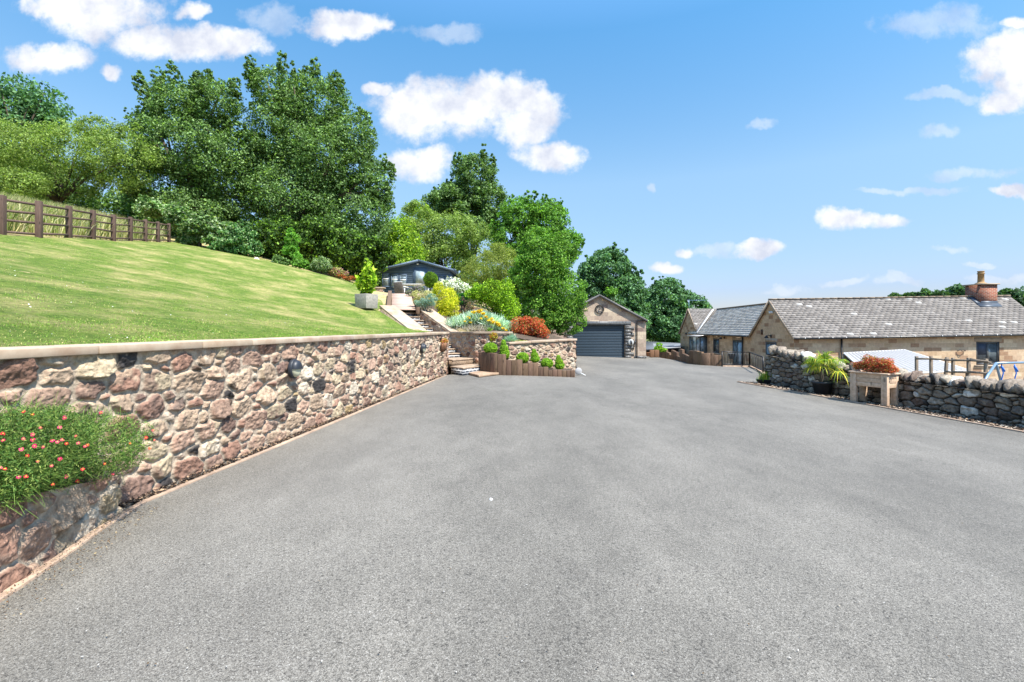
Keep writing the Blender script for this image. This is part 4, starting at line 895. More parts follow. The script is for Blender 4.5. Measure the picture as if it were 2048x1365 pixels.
# ---------------------------------------------------------------- laurel in its square pot
lp = P(733,616,18.2); pt = thing('plant_pot', 'square pale stone pot holding the laurel on the lawn', 'pot', (lp[0], 18.2, lp[2]))
mb = MB(); ang = .27
def sqpot(mb, cx, cy, z0, z1, r0, r1, ang, th=.05):
    ps = []
    for (r, z) in ((r0, z0), (r1, z1), (r1-th, z1), (r1-th, z1-.06)):
        ps += [(cx+r*math.cos(ang+k*math.pi/2), cy+r*math.sin(ang+k*math.pi/2), z) for k in range(4)]
    Fc = [(3,2,1,0), (12,13,14,15)]
    for L in range(3):
        for k in range(4): Fc.append((L*4+k, L*4+(k+1)%4, L*4+4+(k+1)%4, L*4+4+k))
    mb.add(ps, Fc)
pb = lp[2]-.03; sqpot(mb, lp[0], 18.2, pb, pb+.54, .40, .43, ang); mb.build('pot', CONC, pt, bevel=.008)
mb = MB(); mb.rbox((lp[0], 18.2, pb+.49), (.48, .48, .03), ang+math.pi/4); mb.build('soil', SOIL, pt)
la = thing('laurel', 'yellow green upright laurel growing in the square pot', 'shrub', (lp[0], 18.2, pb+.5))
rng = np.random.RandomState(9); st = []; mb = MB()
Pn = []; 
for k in range(42):
    a = rng.uniform(0, 6.28); r = rng.uniform(.05, .42); h = rng.uniform(.55, 1.35)*(1-.5*r/.42)+.12; tip = np.array((lp[0]+r*math.cos(a)*1.0, 18.2+r*math.sin(a), pb+.5+h*1.05)); b = np.array((lp[0]+r*.2*math.cos(a), 18.2+r*.2*math.sin(a), pb+.5))
    mb.tube([b, (b+tip)/2+np.array((0,0,-.05)), tip], [.01,.007,.003], 5)
    for i in range(46): f = rng.uniform(.12, 1.02); Pn.append(b+(tip-b)*f+rng.normal(0, .045, 3))
mb.build('stem', BARK, la); V, cc = leaves(np.array(Pn), .19, rng, [S(170,205,50,.9), S(140,180,44,.85), S(196,216,76,.95), S(90,130,36,.8)], .38, None, .3, .2, droop=-1.2)
raw('foliage', V, np.arange(len(V)).reshape(-1, 4), LEAF, la, cc)

# ---------------------------------------------------------------- garden bed planting
def shrub(label, cat, Y, pxe, n, size, cols, seed, m=None, name='shrub', aspect=.5, flowers=None, var=.3, nsub=50, sub=.24, hollow=.6, flat=.3, droop=0, stems=True, base=None, group=None):
    ells = []
    for q in pxe: x, y, rx, ry = q[:4]; YY = Y+(q[4] if len(q) > 4 else 0); ells.append((*P(x, y, YY), rx/F*YY, min(rx, ry*1.3)/F*YY*.9, ry/F*YY))
    bx = float(np.mean([e[0] for e in ells])); bz = (hz(bx, Y) if base is None else base); t = thing(name, label, cat, (bx, Y, bz), group)
    foliage('foliage', ells, t, seed, n, size, cols, m or LEAF, aspect, sub, nsub, hollow, flat, var, droop=droop)
    if stems:
        rg_ = random.Random(seed); mb = MB()
        for k in range(10): e = ells[k % len(ells)]; mb.tube([(bx+rg_.uniform(-.1,.1), Y+rg_.uniform(-.1,.1), bz-.05), (e[0]+rg_.uniform(-.6,.6)*e[3], e[1]+rg_.uniform(-.5,.5)*e[4], e[2]+rg_.uniform(0,.5)*e[5])], [.02, .006], 5)
        mb.build('stem', BARK, t)
    if flowers:
        k, sz, fc, lst = flowers; fe = []
        for q in lst: x, y, rx, ry = q[:4]; YY = Y-.05; fe.append((*P(x, y, YY), rx/F*YY, ry/F*YY+.1, ry/F*YY))
        foliage('flowers', fe, t, seed+1, k, sz, fc, PETAL, .85, .3, 30, .2, .5, .15)
    return t
shrub('large dense dark green hornbeam overhanging the garage corner', 'tree', 24, [(1090,530,62,62),(1120,590,58,58),(1060,560,45,60),(1095,625,62,45),(1135,640,38,36),(1075,490,34,40),(1118,500,36,40)], 62000, .10, [S(88,132,48,.95), S(112,156,58,.95), S(62,98,38,.9), S(140,178,80,.95)], 150, name='tree', nsub=150, sub=.16, hollow=.6, base=.8, var=.45)
shrub('airy olive bamboo like shrub with thin drooping leaves', 'shrub', 26, [(985,535,55,36),(1000,508,34,24),(950,550,36,24),(1020,550,34,34)], 26000, .085, [S(150,164,80,.8), S(170,182,96,.85), S(112,130,60,.75)], 151, aspect=.28, droop=.8, nsub=110, sub=.18)
shrub('bright lime green shrub spilling beside the dark hornbeam', 'shrub', 22, [(990,590,46,30),(1010,620,36,36),(960,585,30,20),(1000,572,30,16)], 20000, .075, [S(140,180,40,.9), S(170,204,54,.9), S(84,124,30,.8)], 152, nsub=60, sub=.3, hollow=.3, var=.45)
shrub('white flowering shrub between the lollipop bush and lime shrub', 'shrub', 24, [(905,575,34,16),(925,590,34,20),(890,570,16,10)], 9000, .06, [S(96,124,60,.8), S(130,156,90,.8), S(190,200,170,.8)], 153, flowers=(2600, .07, [(.85,.85,.82), (.8,.8,.74)], [(905,570,32,14),(925,582,28,14),(888,567,14,8)]))
shrub('golden yellow conifer like shrub with bright upright sprays', 'shrub', 20.5, [(893,600,26,30),(878,580,14,18),(902,620,22,28),(865,592,12,12),(885,632,20,16)], 17000, .055, [S(215,212,50,.95), S(230,222,70,.95), S(150,170,40,.85)], 154, nsub=60, sub=.28, hollow=.4, aspect=.4, flat=.1, var=.4)
shrub('pale cream tipped mounded plant beside the board path', 'shrub', 19.8, [(845,590,24,10),(855,600,20,12),(838,604,14,10)], 7000, .045, [S(214,204,140,.85), S(180,186,120,.8), S(200,196,140,.85)], 155, m=LEAFW, aspect=.35)
shrub('blue grey lavender mound below the cream plant', 'shrub', 19.3, [(848,606,22,10),(862,600,14,14)], 6000, .045, [S(140,176,160,.8), S(110,150,130,.8), S(170,196,180,.8)], 156, m=LEAFW, aspect=.25, flat=0)
shrub('mauve flowered plant at the top of the board path', 'shrub', 23.5, [(822,585,12,8),(835,578,14,7)], 2500, .05, [S(160,140,160,.8), S(120,130,110,.8), S(140,160,110,.8)], 157, m=LEAFW)
shrub('small clipped dark green dome between golden and lime shrubs', 'shrub', 22.5, [(925,598,16,12)], 3500, .04, [S(60,140,50,.8), S(48,110,40,.8)], 158, hollow=.85)
shrub('dusky red leaved small plant beside the golden shrub', 'shrub', 20, [(932,628,14,12),(940,612,10,10)], 1500, .05, [S(150,90,80,.8), S(120,110,80,.8), S(100,120,60,.8)], 159, m=LEAFW)
def spiky(label, cat, ctr, n, L, wid, cols, seed, spread, name='shrub', flowers=None, upb=.6, grp=None):
    rng = np.random.RandomState(seed); t = thing(name, label, cat, ctr[0], grp); VV = []; CC = []; FF = []; k0 = 0
    for c in ctr:
        c = np.array(c, float); m = n//len(ctr); d = rng.normal(size=(m, 3)); d[:, 2] = np.abs(d[:, 2])+upb; d /= np.linalg.norm(d, axis=1)[:, None]
        o = c+rng.normal(0, spread, (m, 3))*np.array((1,1,.1)); l = (L*rng.uniform(.45, 1.05, m))[:, None]; s = np.cross(d, rng.normal(size=(m, 3))); s /= np.linalg.norm(s, axis=1)[:, None]; s *= wid/2
        st_ = o+d*l*rng.uniform(0, .75, (m, 1)); en = o+d*l
        V = np.stack((st_-s, st_+s, en+s*.4, en-s*.4), 1).reshape(-1, 3); FF.append(np.arange(len(V)).reshape(-1, 4)+k0); k0 += len(V); VV.append(V)
        cl = np.array(cols)[rng.randint(0, len(cols), m)]*rng.uniform(.7, 1.25, (m, 1)); CC.append(np.repeat(cl, 4, 0))
    raw('foliage', np.concatenate(VV), np.concatenate(FF), LEAFW, t, np.concatenate(CC))
    if flowers:
        kf, sz, fc, fl_ = flowers; foliage('flowers', fl_, t, seed+1, kf, sz, fc, PETAL, .9, .35, 26, .2, .6, .15)
    return t
sc = [(*P(x, y, 18.6)[:2], P(x, y, 18.6)[2]) for x, y in ((922,656),(940,650),(956,644),(975,650),(984,660),(1004,664))]
spiky('big silver grey shrub with yellow button flowers above the short wall', 'shrub', sc, 22000, .46, .024, [S(190,212,192), S(166,196,172), S(212,228,212), S(130,156,130)], 160, .17,
      flowers=(1500, .05, [S(235,205,50,.9), S(220,180,40,.9)], [(*P(x, y-3, 18.1), .09*k, .1, .05*k) for x, y, k in ((948,628,1.2),(958,626,1.5),(966,630,1.1),(972,637,.9),(978,644,1.3),(986,648,1.4),(993,650,1.6),(999,655,1),(938,638,.8),(941,648,.5),(1005,660,.8),(984,640,.6),(1012,664,.7),(930,646,.5),(962,640,.6))]))
spiky('small silver plant drooping over the wall corner', 'shrub', [P(1017,678,16.6), P(1021,684,16.4)], 1800, .24, .018, [S(150,184,160,.85), S(130,170,140,.8)], 163, .06)
shrub('red and orange leaved shrub above the low wall', 'shrub', 18.3, [(1040,655,26,20),(1065,655,30,20),(1080,664,22,16),(1045,672,28,10),(1058,642,24,10)], 13000, .06, [S(200,84,60,.9), S(180,100,60,.85), S(130,136,60,.85), S(214,120,84,.9), S(222,62,56,.9), S(196,150,90,.85)], 164, nsub=50, sub=.26, hollow=.35, aspect=.38, var=.45, base=1.0)
shrub('small yellow and red leaved plant growing from the wall pocket', 'plant', 15.9, [(987,672,9,8),(985,680,6,5)], 700, .05, [S(200,190,70,.9), S(160,160,60,.85), S(190,110,60,.8)], 166, name='pocket_plant', stems=False, base=1.1)
spiky('dry pale stemmed tuft at the foot of the silver shrub', 'plant', [P(950,662,17.5)], 500, .3, .012, [S(190,180,165,.8), S(150,140,125,.8)], 167, .25, name='dry_tuft')
shrub('tiny bright green plant beside the dry tuft', 'plant', 17.4, [(978,660,7,4)], 500, .05, [S(150,190,70,.9), S(120,160,50,.85)], 168, name='low_plant', stems=False, base=1.3)

# ---------------------------------------------------------------- sleeper planter and the six box plants
tp = thing('sleeper_planter', 'stepped bed of upright timber sleepers in front of the low wall', 'planter', (.7, 15.4, 0))
def sleeper(par, a, b, z0, z1, th=.1, t=None):
    a = np.array(a); b = np.array(b); d = (b-a)/np.linalg.norm(b-a); n = np.array((-d[1], d[0]))*th; a = a+d*.004; b = b-d*.004; t = t or random.uniform(.7, 1.3)
    mb = MB(); mb.hexa([(*a,z0),(*b,z0),(*(b+n),z0),(*(a+n),z0),(*a,z1),(*b,z1),(*(b+n),z1),(*(a+n),z1)], (t, t*random.uniform(.93,1), t*random.uniform(.88,.98))); mb.build('sleeper', SLEEP, par, bevel=.008)
X15 = lambda px: (px-HX)/F*15.4
zpy = lambda py: EYE+(HY-py)/F*15.4
fr0 = np.array((X15(989), 15.4)); bk0 = np.array((-1.12, 16.05))
for k in range(4): a = bk0+(fr0-bk0)*k/4; b = bk0+(fr0-bk0)*(k+1)/4; sleeper(tp, a, b, -.05, .69)
runs = [(989,995,707),(995,1004,709),(1004,1012,709),(1012,1023,720.5),(1023,1034,721),(1034,1045,720),(1045,1056,728),(1056,1066,726.5),(1066,1077,726.5),(1077,1087,735),(1087,1097,734.5),(1097,1105,741.5),(1105,1115,740),(1115,1124,740),(1124,1133,742),(1133,1141,741.5),(1141,1150,741.5)]
for a, b, t in runs: sleeper(tp, (X15(a), 15.4), (X15(b), 15.4), float(gz(X15(a), 15.4))-.06, zpy(t))
sleeper(tp, (X15(1150), 15.4), (X15(1150)+.02, 15.75), -.15, zpy(741.5))
lv = [(989,1012,.60),(1012,1045,.42),(1045,1077,.32),(1077,1097,.20),(1097,1150,.10)]
mb = MB()
for a, b, z in lv: mb.box(X15(a), X15(b), 15.5, 16.1 if a < 1040 else 16.6, -.1, z)
mb.hexa([(-.5,15.52,-.1),(-.5,16.2,-.1),(-1.0,16.2,-.1),(-1.0,16.05,-.1),(-.5,15.52,.6),(-.5,16.2,.6),(-1.0,16.2,.6),(-1.0,16.05,.6)])
mb.build('soil', SOIL, tp)
BX = [S(176,208,66,.95), S(146,188,54,.9), S(104,148,44,.85)]
grp = 'clipped box plants in the sleeper planter'
def zz(py, Y=15.85): return EYE+(HY-py)/F*Y
def xx(px, Y=15.85): return (px-HX)/F*Y
balls = [(981,697,14,12.5,'ball shaped box plant, biggest and leftmost in the sleeper planter'),(1045,716,13,11,'middle ball shaped box plant between the two tall cones'),(1094,727,12.5,10.5,'lowest ball shaped box plant, nearest the right end cone')]
for k, (x, y, rx, ry, lb) in enumerate(balls):
    topiary(lb, [(xx(x), 15.85, zz(y), rx/61, rx/61, ry/61)], (xx(x), 15.85, zz(y+ry)), 170+k, 3600, .035, BX, grp=grp)
cones = [(1009,699,10.5,20,'tallest cone shaped box plant, beside the leftmost ball'),(1070,712,9.5,14,'middle cone shaped box plant in the sleeper planter'),(1119,725,10,15,'cone shaped box plant at the low right end of the planter')]
for k, (x, y, rx, ry, lb) in enumerate(cones):
    z = zz(y); e = [(xx(x), 15.85, z-ry/61*.45, rx/61, rx/61, ry/61*.55), (xx(x-1), 15.85, z+ry/61*.05, rx/61*.82, rx/61*.82, ry/61*.5), (xx(x-2), 15.85, z+ry/61*.5, rx/61*.5, rx/61*.5, ry/61*.5)]
    topiary(lb, e, (xx(x), 15.85, zz(y+ry)), 180+k, 3800, .035, BX, grp=grp)
# round pale disc on a foot beside the wall end
p = G(1159,752); rd = thing('hose_guide', 'pale round disc on a small foot beside the low wall end', 'disc', p)
mb = MB(); cx, cy, cz = p[0]-.02, p[1]+.1, p[2]+.14
for dy in (-.03, .03): pass
V = []; 
for yy, rr in ((-.03,.10),(-.02,.115),(.02,.115),(.03,.10)):
    V += [(cx+rr*math.cos(a*math.pi/12), cy+yy, cz+rr*math.sin(a*math.pi/12)) for a in range(24)]
mb.add(V, [tuple(range(24)), tuple(range(95, 71, -1))]+[(L*24+(k+1)%24, L*24+k, L*24+24+k, L*24+24+(k+1)%24) for L in range(3) for k in range(24)]); mb.build('disc', m_plain('disc_grey', S(190,188,186,.75), .5), rd)
mb = MB(); mb.bar((cx+.04, cy, cz-.04), (cx+.22, cy-.1, p[2]+.012), .03, .02); mb.build('foot', WHITE, rd)

# ---------------------------------------------------------------- wall lights and wall basket
def wall_light(px, py, label):
    u = (px-HX)/F; Y = -3.73/(u-.097); z = EYE+(HY-py)/F*Y
    t = thing('wall_light', label, 'wall light', (0,0,0), 'round wall lights on the long wall')
    def dome(r, rz, dep, x0, a0, a1, name, m, steps=14):
        V = []; Fc = []; nn = 10
        for i in range(steps+1):
            a = a0+(a1-a0)*i/steps
            for j in range(nn+1):
                b = j/nn; rr = math.cos(b*math.pi/2)**.6; V.append((x0+dep*math.sin(b*math.pi/2), r*rr*math.cos(a), rz*rr*math.sin(a)))
        for i in range(steps):
            for j in range(nn): Fc.append((i*(nn+1)+j, (i+1)*(nn+1)+j, (i+1)*(nn+1)+j+1, i*(nn+1)+j+1))
        return raw(name, np.array(V), Fc, m, t, smooth=True)
    mb = MB(); V = []
    for x, k in ((0,1.05),(.045,1.1),(.055,1.0)): V += [(x, .105*k*math.cos(a*math.pi/16), .125*k*math.sin(a*math.pi/16)) for a in range(32)]
    mb.add(V, [tuple(range(64,96))]+[(L*32+k, L*32+(k+1)%32, L*32+32+(k+1)%32, L*32+32+k) for L in range(2) for k in range(32)]); mb.build('body', DARKP, t)
    dome(.104, .124, .075, .05, 0, math.pi, 'hood', DARKP); dome(.096, .116, .055, .05, math.pi, 2*math.pi, 'diffuser', CREAM)
    t.location = (wallX(Y)+.05, Y, z); t.rotation_euler = (0, 0, -.097); return t
wall_light(577, 738, 'round eyelid wall light with black hood, nearer one on the rubble wall')
wall_light(840, 697, 'round eyelid wall light, farther one near the wall basket')
u = (881-HX)/F; Yb = -3.73/(u-.097); zb = EYE+(HY-692)/F*Yb; xb = wallX(Yb)+.03
wb = thing('wall_basket', 'ribbed brown half round basket hanging near the end of the rubble wall', 'wall basket', (xb, Yb, zb))
V = []; Fc = []; n = 20
prof = [(.03,-.20),(.10,-.17),(.15,-.09),(.17,.0),(.18,.10),(.165,.10),(.15,.02)]
mb = MB()
for (r, z) in prof: V += [(xb+abs(r*math.sin(math.pi*k/n))*(1+.05*(k % 2)), Yb+r*math.cos(math.pi*k/n), zb+z) for k in range(n+1)]
Fc = [(i*(n+1)+k+1, i*(n+1)+k, (i+1)*(n+1)+k, (i+1)*(n+1)+k+1) for i in range(len(prof)-1) for k in range(n)]; mb.add(V, Fc); mb.build('bowl', CLAY, wb)
mb = MB()
for k in range(1, n, 2): mb.tube([(xb+(r*1.04)*math.sin(math.pi*k/n), Yb+(r*1.04)*math.cos(math.pi*k/n), zb+z) for r, z in prof[:5]], .006, 5)
mb.build('ribs', BLACKM, wb)
t = thing('basket_plant', 'yellow and red leaved plant filling the brown wall basket', 'plant', (xb+.08, Yb, zb+.08)); foliage('foliage', [(xb+.08, Yb, zb+.14, .13, .16, .09)], t, 190, 900, .06, [S(200,180,90,.9), S(160,160,60,.85), S(190,100,70,.8), S(214,150,110,.85)], LEAF, .5)

# ---------------------------------------------------------------- red flowered shrub in the raised bed
def rock_rose():
    rng = np.random.RandomState(77); t = thing('flowering_shrub', 'feathery green shrub with pink red flowers spilling from the raised bed', 'shrub', (-3.1, 2.9, .5))
    E = np.array([(-3.08,3.05,.71,.34,.5,.26),(-3.10,2.55,.71,.34,.5,.25),(-3.06,3.62,.61,.28,.36,.24),(-3.06,2.1,.71,.34,.45,.24),(-3.0,2.85,.63,.26,.5,.16),(-3.12,3.1,.82,.26,.36,.20)])
    Pn, Nn = clump_points(E, rng, 105000, .24, 170, .62, .8)
    ok = (Pn[:, 0] > wallX(Pn[:, 1])+.03); Pn, Nn = Pn[ok], Nn[ok]
    # fine drooping stems with slim leaves
    V, cc = leaves(Pn, .021, rng, [S(94,130,60,.75), S(72,108,48,.7), S(116,148,72,.8), S(56,86,38,.65), S(150,166,86,.8)], .22, Nn, .2, .25)
    raw('foliage', V, np.arange(len(V)).reshape(-1, 4), LEAFW, t, cc)
    n = 5200; j = rng.choice(len(Pn), n); d = Nn[j]+rng.normal(0, .5, (n, 3))+np.array((0,0,.35)); d /= np.linalg.norm(d, axis=1)[:, None]; L = rng.uniform(.04, .13, (n, 1)); s = np.cross(d, rng.normal(size=(n, 3))); s = s/np.linalg.norm(s, axis=1)[:, None]*.0014
    o = Pn[j]; V = np.stack((o-s, o+s, o+d*L+s*.5, o+d*L-s*.5), 1).reshape(-1, 3); raw('stems', V, np.arange(len(V)).reshape(-1, 4), LEAFW, t, np.repeat(np.array([S(120,150,70,.85)]), len(V), 0))
    pts = [(112,434,'a'),(153,447,'a'),(381,407,'a'),(191,508,'a'),(281,507,'a'),(358,547,'a'),(155,565,'a'),(164,594,'a'),(200,598,'a'),(270,576,'a'),(293,566,'a'),(369,581,'a'),(613,582,'a'),(100,610,'a'),(283,655,'a'),(123,738,'a'),(311,738,'a'),(365,760,'a'),(465,775,'a'),(520,774,'a'),(531,728,'a'),(601,759,'a'),(338,812,'a'),(405,830,'a'),(437,812,'a'),(445,838,'a'),(632,818,'a'),(722,683,'a'),(749,586,'a'),(727,566,'a'),(688,555,'a'),(720,521,'a'),(577,428,'a'),(475,437,'a'),(303,461,'a'),(516,393,'a'),(16,568,'a'),(12,537,'a'),(313,583,'a'),(246,571,'a'),(412,590,'a'),(705,605,'a')]
    V = []; Fc = []; CC = []
    rows = [(x/2.354, 640+y/2.354) for x, y, _ in pts]+[(rng.uniform(0, 300), rng.uniform(850, 1000)) for _ in range(14)]
    camp = np.array((0, 0, EYE))
    for (x, y) in rows:
        d = np.array(((x-HX)/F, 1, (HY-y)/F)); best = None
        for e in E:
            q = (camp-e[:3])/(e[3:]*1.06); dd = d/(e[3:]*1.06); A = dd@dd; B = 2*q@dd; Cc = q@q-1; D = B*B-4*A*Cc
            if D > 0:
                tt = (-B-math.sqrt(D))/(2*A); best = tt if best is None else min(best, tt)
        if best is None: continue
        c = camp+d*best; nr = -d/np.linalg.norm(d)+np.array((.2,0,.5))+rng.normal(0, .35, 3); nr /= np.linalg.norm(nr); a = np.cross(nr, (0,0,1)); a /= np.linalg.norm(a); b = np.cross(nr, a); R0 = rng.uniform(.007, .0125); cl = [S(225,50,110,.9), S(230,80,120,.9), S(215,60,70,.9)][rng.randint(3)]; V = []; Fc = []; CC = []
        for k in range(5):
            th = k*2*math.pi/5+rng.rand(); dv = a*math.cos(th)+b*math.sin(th); sv = -a*math.sin(th)+b*math.cos(th); i0 = len(V); V += [c, c+dv*R0*.7+sv*R0*.55+nr*.003, c+dv*R0*1.1+nr*.001, c+dv*R0*.7-sv*R0*.55+nr*.003]; Fc.append((i0, i0+1, i0+2, i0+3)); CC += [cl]*4
        i0 = len(V); V += [c+a*.004+nr*.005, c+b*.004+nr*.005, c-a*.004+nr*.005, c-b*.004+nr*.005]; Fc.append((i0, i0+1, i0+2, i0+3)); CC += [S(240,200,60)]*4
        raw('flower', np.array(V), Fc, PETAL, t, np.array(CC))
rock_rose()

# ---------------------------------------------------------------- roofs
def roof_plane(name, e0, e1, r0, r1, parent, course=.17, tw=.34, th=.035, seed=1, cols=None, clip=None):
    e0, e1, r0, r1 = [np.array(q, float) for q in (e0, e1, r0, r1)]; rng = np.random.RandomState(seed)
    cols = cols or [S(167,159,151,.49), S(162,154,146,.48), S(172,164,156,.50), S(157,149,142,.47), S(178,170,162,.51)]
    L = np.linalg.norm((r0+r1)/2-(e0+e1)/2); n = max(3, round(L/course)); W = max(np.linalg.norm(e1-e0), np.linalg.norm(r1-r0)); m = max(2, round(W/tw))
    nr = np.cross(e1-e0, r0-e0); nr /= np.linalg.norm(nr)
    if nr[2] < 0: nr = -nr
    V = []; Fc = []; CC = []
    bl = lambda s, t: (e0*(1-s)+e1*s)*(1-t)+(r0*(1-s)+r1*s)*t
    for i in range(n):
        off = .5*(i % 2)
        for j in range(-1, m+1):
            s0, s1 = (j+off)/m, (j+1+off)/m; s0, s1 = max(0, s0), min(1, s1)
            if s1-s0 < .02/m: continue
            g_ = .002/W; t0, t1 = i/n-.06/n, (i+1)/n; jt = rng.uniform(-.002, .002)
            a, b, c, d = bl(s0+g_, t0), bl(s1-g_, t0), bl(s1-g_, t1), bl(s0+g_, t1); u0 = th+jt; k = len(V)
            V += [a+nr*u0, b+nr*u0, c+nr*.006, d+nr*.006, a-nr*.005, b-nr*.005]
            Fc += [(k, k+1, k+2, k+3), (k+4, k+5, k+1, k)]; Fc += [(k+4, k, k+3), (k+5, k+2, k+1)]
            cl = np.array(cols[rng.randint(len(cols))])*rng.uniform(.9, 1.08); 
            if rng.rand() < .02: cl = np.array(S(215,211,204,.62))
            CC += [cl]*6
    o = raw(name, np.array(V), Fc, TILE, parent, np.array(CC)); 
    mb = MB(); mb.add([e0-nr*.012, e1-nr*.012, r1-nr*.012, r0-nr*.012], [(0,1,2,3)], (.02,.02,.02)); mb.build('underlay', GUTTER, o)
    return o
# ---------------------------------------------------------------- garage
def garage():
    Y = 33.6; X = lambda px: (px-HX)/F*Y; Z = lambda py: EYE+(HY-py)/F*Y; g0 = -.66
    g = thing('garage', 'pink stone gabled garage with a wide dark roller door', 'garage', (X(1198), Y, g0))
    xl, xr, xm = 2.72, X(1292), X(1198); ze, zp = Z(641), Z(591); dx0, dx1, dz = X(1146), X(1250), Z(651)
    mb = MB()
    mb.add([(xl,Y,g0),(dx0,Y,g0),(dx0,Y,dz),(dx1,Y,dz),(dx1,Y,g0),(xr,Y,g0),(xr,Y,ze),(xm,Y,zp),(xl,Y,ze)], [(0,1,2,8),(2,3,6,7,8),(3,4,5,6)])
    mb.add([(xr,Y,g0),(xr,Y+7,g0),(xr,Y+7,ze),(xr,Y,ze)], [(0,1,2,3)]); mb.add([(xl,Y+7,g0),(xl,Y,g0),(xl,Y,ze),(xl,Y+7,ze)], [(0,1,2,3)]); mb.add([(xr,Y+7,g0),(xl,Y+7,g0),(xl,Y+7,ze),(xm,Y+7,zp),(xr,Y+7,ze)], [(0,1,2,3,4)])
    for a in (dx0, dx1): mb.add([(a,Y,g0),(a,Y+.25,g0),(a,Y+.25,dz),(a,Y,dz)], [(0,1,2,3)] if a == dx0 else [(3,2,1,0)])
    mb.add([(dx0,Y,dz),(dx0,Y+.25,dz),(dx1,Y+.25,dz),(dx1,Y,dz)], [(0,1,2,3)])
    mb.build('wall', ASHLARP, g)
    # pale odd stones
    for (a, b, c, d) in ((1161,1176,617,623),(1237,1244,617,623),(1203,1209,597,602)):
        p = MB(); p.box(X(a), X(b), Y-.006, Y, Z(d), Z(c), (1.1,1.05,.95)); p.build('pale_block', COPE, g)
    mb = MB(); zc = np.linspace(g0, dz-.05, 13)
    for k in range(12):
        a, b = zc[k], zc[k+1]; mb.hexa([(dx0+.02,Y+.14,a+.012),(dx1-.02,Y+.14,a+.012),(dx1-.02,Y+.2,a+.012),(dx0+.02,Y+.2,a+.012),(dx0+.02,Y+.14,b-.004),(dx1-.02,Y+.14,b-.004),(dx1-.02,Y+.2,b-.004),(dx0+.02,Y+.2,b-.004)])
    mb.box(dx0, dx1, Y+.16, Y+.22, g0, dz); mb.build('roller_door', DOORG, g, bevel=.006)
    # blue brick dressings
    mb = MB(); mb.box(X(1134), X(1262), Y-.03, Y-.002, dz, Z(643)); mb.build('brick_lintel', BLUES, g)
    mb = MB(); mL = MB(); k = 0; zz_ = g0
    while zz_ < dz-.05:
        h = .225; wv = X(1268) if k % 2 else X(1262); mb.box(dx1, wv, Y-.03, Y-.002, zz_, min(zz_+h, dz)); mL.box(dx0-(wv-dx1), dx0, Y-.03, Y-.002, zz_, min(zz_+h, dz)); zz_ += h; k += 1
    mL.build('brick_jamb', BLUEB, g); mb.build('brick_jamb', BLUEB, g); mb = MB(); mb.box(X(1268)+.003, xr+.015, Y-.028, Y-.002, g0, g0+.19); mb.build('brick_plinth', BLUEB, g)
    ov = .18
    sl = (zp-ze)/(xm-xr)
    for sx, xe in ((1, xr+.07), (-1, xl-.07)):
        zee = zp+(xe-xm)*sl if sx > 0 else zp-(xe-xm)*sl
        e0, e1, r0, r1 = (xe,Y-ov,zee+.05),(xe,Y+7.2,zee+.05),(xm,Y-ov,zp+.05),(xm,Y+7.2,zp+.05); roof_plane('roof', e0, e1, r0, r1, g, .2, .36, .03, 7)
        mb = MB(); mb.hexa([(xe,Y-ov,zee-.10),(xm,Y-ov,zp-.08),(xm,Y-ov+.03,zp-.08),(xe,Y-ov+.03,zee-.10),(xe,Y-ov,zee+.05),(xm,Y-ov,zp+.05),(xm,Y-ov+.03,zp+.05),(xe,Y-ov+.03,zee+.05)]); mb.build('barge_board', GREYF, g)
        mb = MB(); mb.box(xe-.06*sx-.05, xe-.06*sx+.05, Y-.1, Y+7, zee-.1, zee-.02); mb.build('gutter', GUTTER, g)
    mb = MB(); mb.tube([(X(1273.5), Y-.07, g0), (X(1273.5), Y-.07, Z(643)), (X(1276), Y-.09, Z(641.5)), (xr+.04, Y-.09, Z(641.5))], .035, 8); mb.build('downpipe', GUTTER, g)
    # clock
    c = thing('wall_clock', 'large round metal clock with skeleton ring on the garage gable', 'clock', (X(1199), Y-.05, Z(619))); cx, cz = X(1199), Z(619)
    mb = MB()
    ring = lambda r, t, y=Y-.05: mb.tube([(cx+r*math.cos(a*math.pi/18), y, cz+r*math.sin(a*math.pi/18)) for a in range(37)], t, 6)
    ring(.295, .022); ring(.19, .012); ring(.26, .008); mb.build('ring', BLACKM, c)
    mb = MB()
    for k in range(12): a = k*math.pi/6; mb.bar((cx+.19*math.cos(a), Y-.05, cz+.19*math.sin(a)), (cx+.29*math.cos(a), Y-.05, cz+.29*math.sin(a)), .012, .03, up=(0,1,0))
    mb.build('hour_marks', BLACKM, c); mb = MB(); mb.box(cx-.27, cx+.27, Y-.02, Y-.012, cz-.1, cz+.1)
    mb = MB(); V = [(cx+.28*math.cos(a*math.pi/18), Y-.015, cz+.28*math.sin(a*math.pi/18)) for a in range(36)]; mb.add(V, [tuple(reversed(range(36)))]); mb.build('dial', m_plain('clock_dial', S(196,178,160,.7), .8), c)
    for L, a in ((.19, math.pi/2), (.13, 0)): mb = MB(); mb.bar((cx-.05*math.cos(a), Y-.08, cz-.05*math.sin(a)), (cx+L*math.cos(a), Y-.08, cz+L*math.sin(a)), .012, .035, up=(0,1,0)); mb.build('hand', BLACKM, c)
    mb = MB(); mb.rbox((cx, Y-.08, cz), (.08,.03,.08)); mb.build('hub', BLACKM, c)
    # charger on the jamb
    e = thing('wall_charger', 'round silver wall unit with coiled black cable on the garage door jamb', 'charger', (X(1261.5), Y-.06, Z(685))); cx, cz = X(1261.5), Z(685)
    mb = MB(); V = []
    for y, k in ((-.035,.20),(-.10,.20),(-.12,.17)): V += [(cx+k*math.cos(a*math.pi/12), Y+y, cz+k*math.sin(a*math.pi/12)) for a in range(24)]
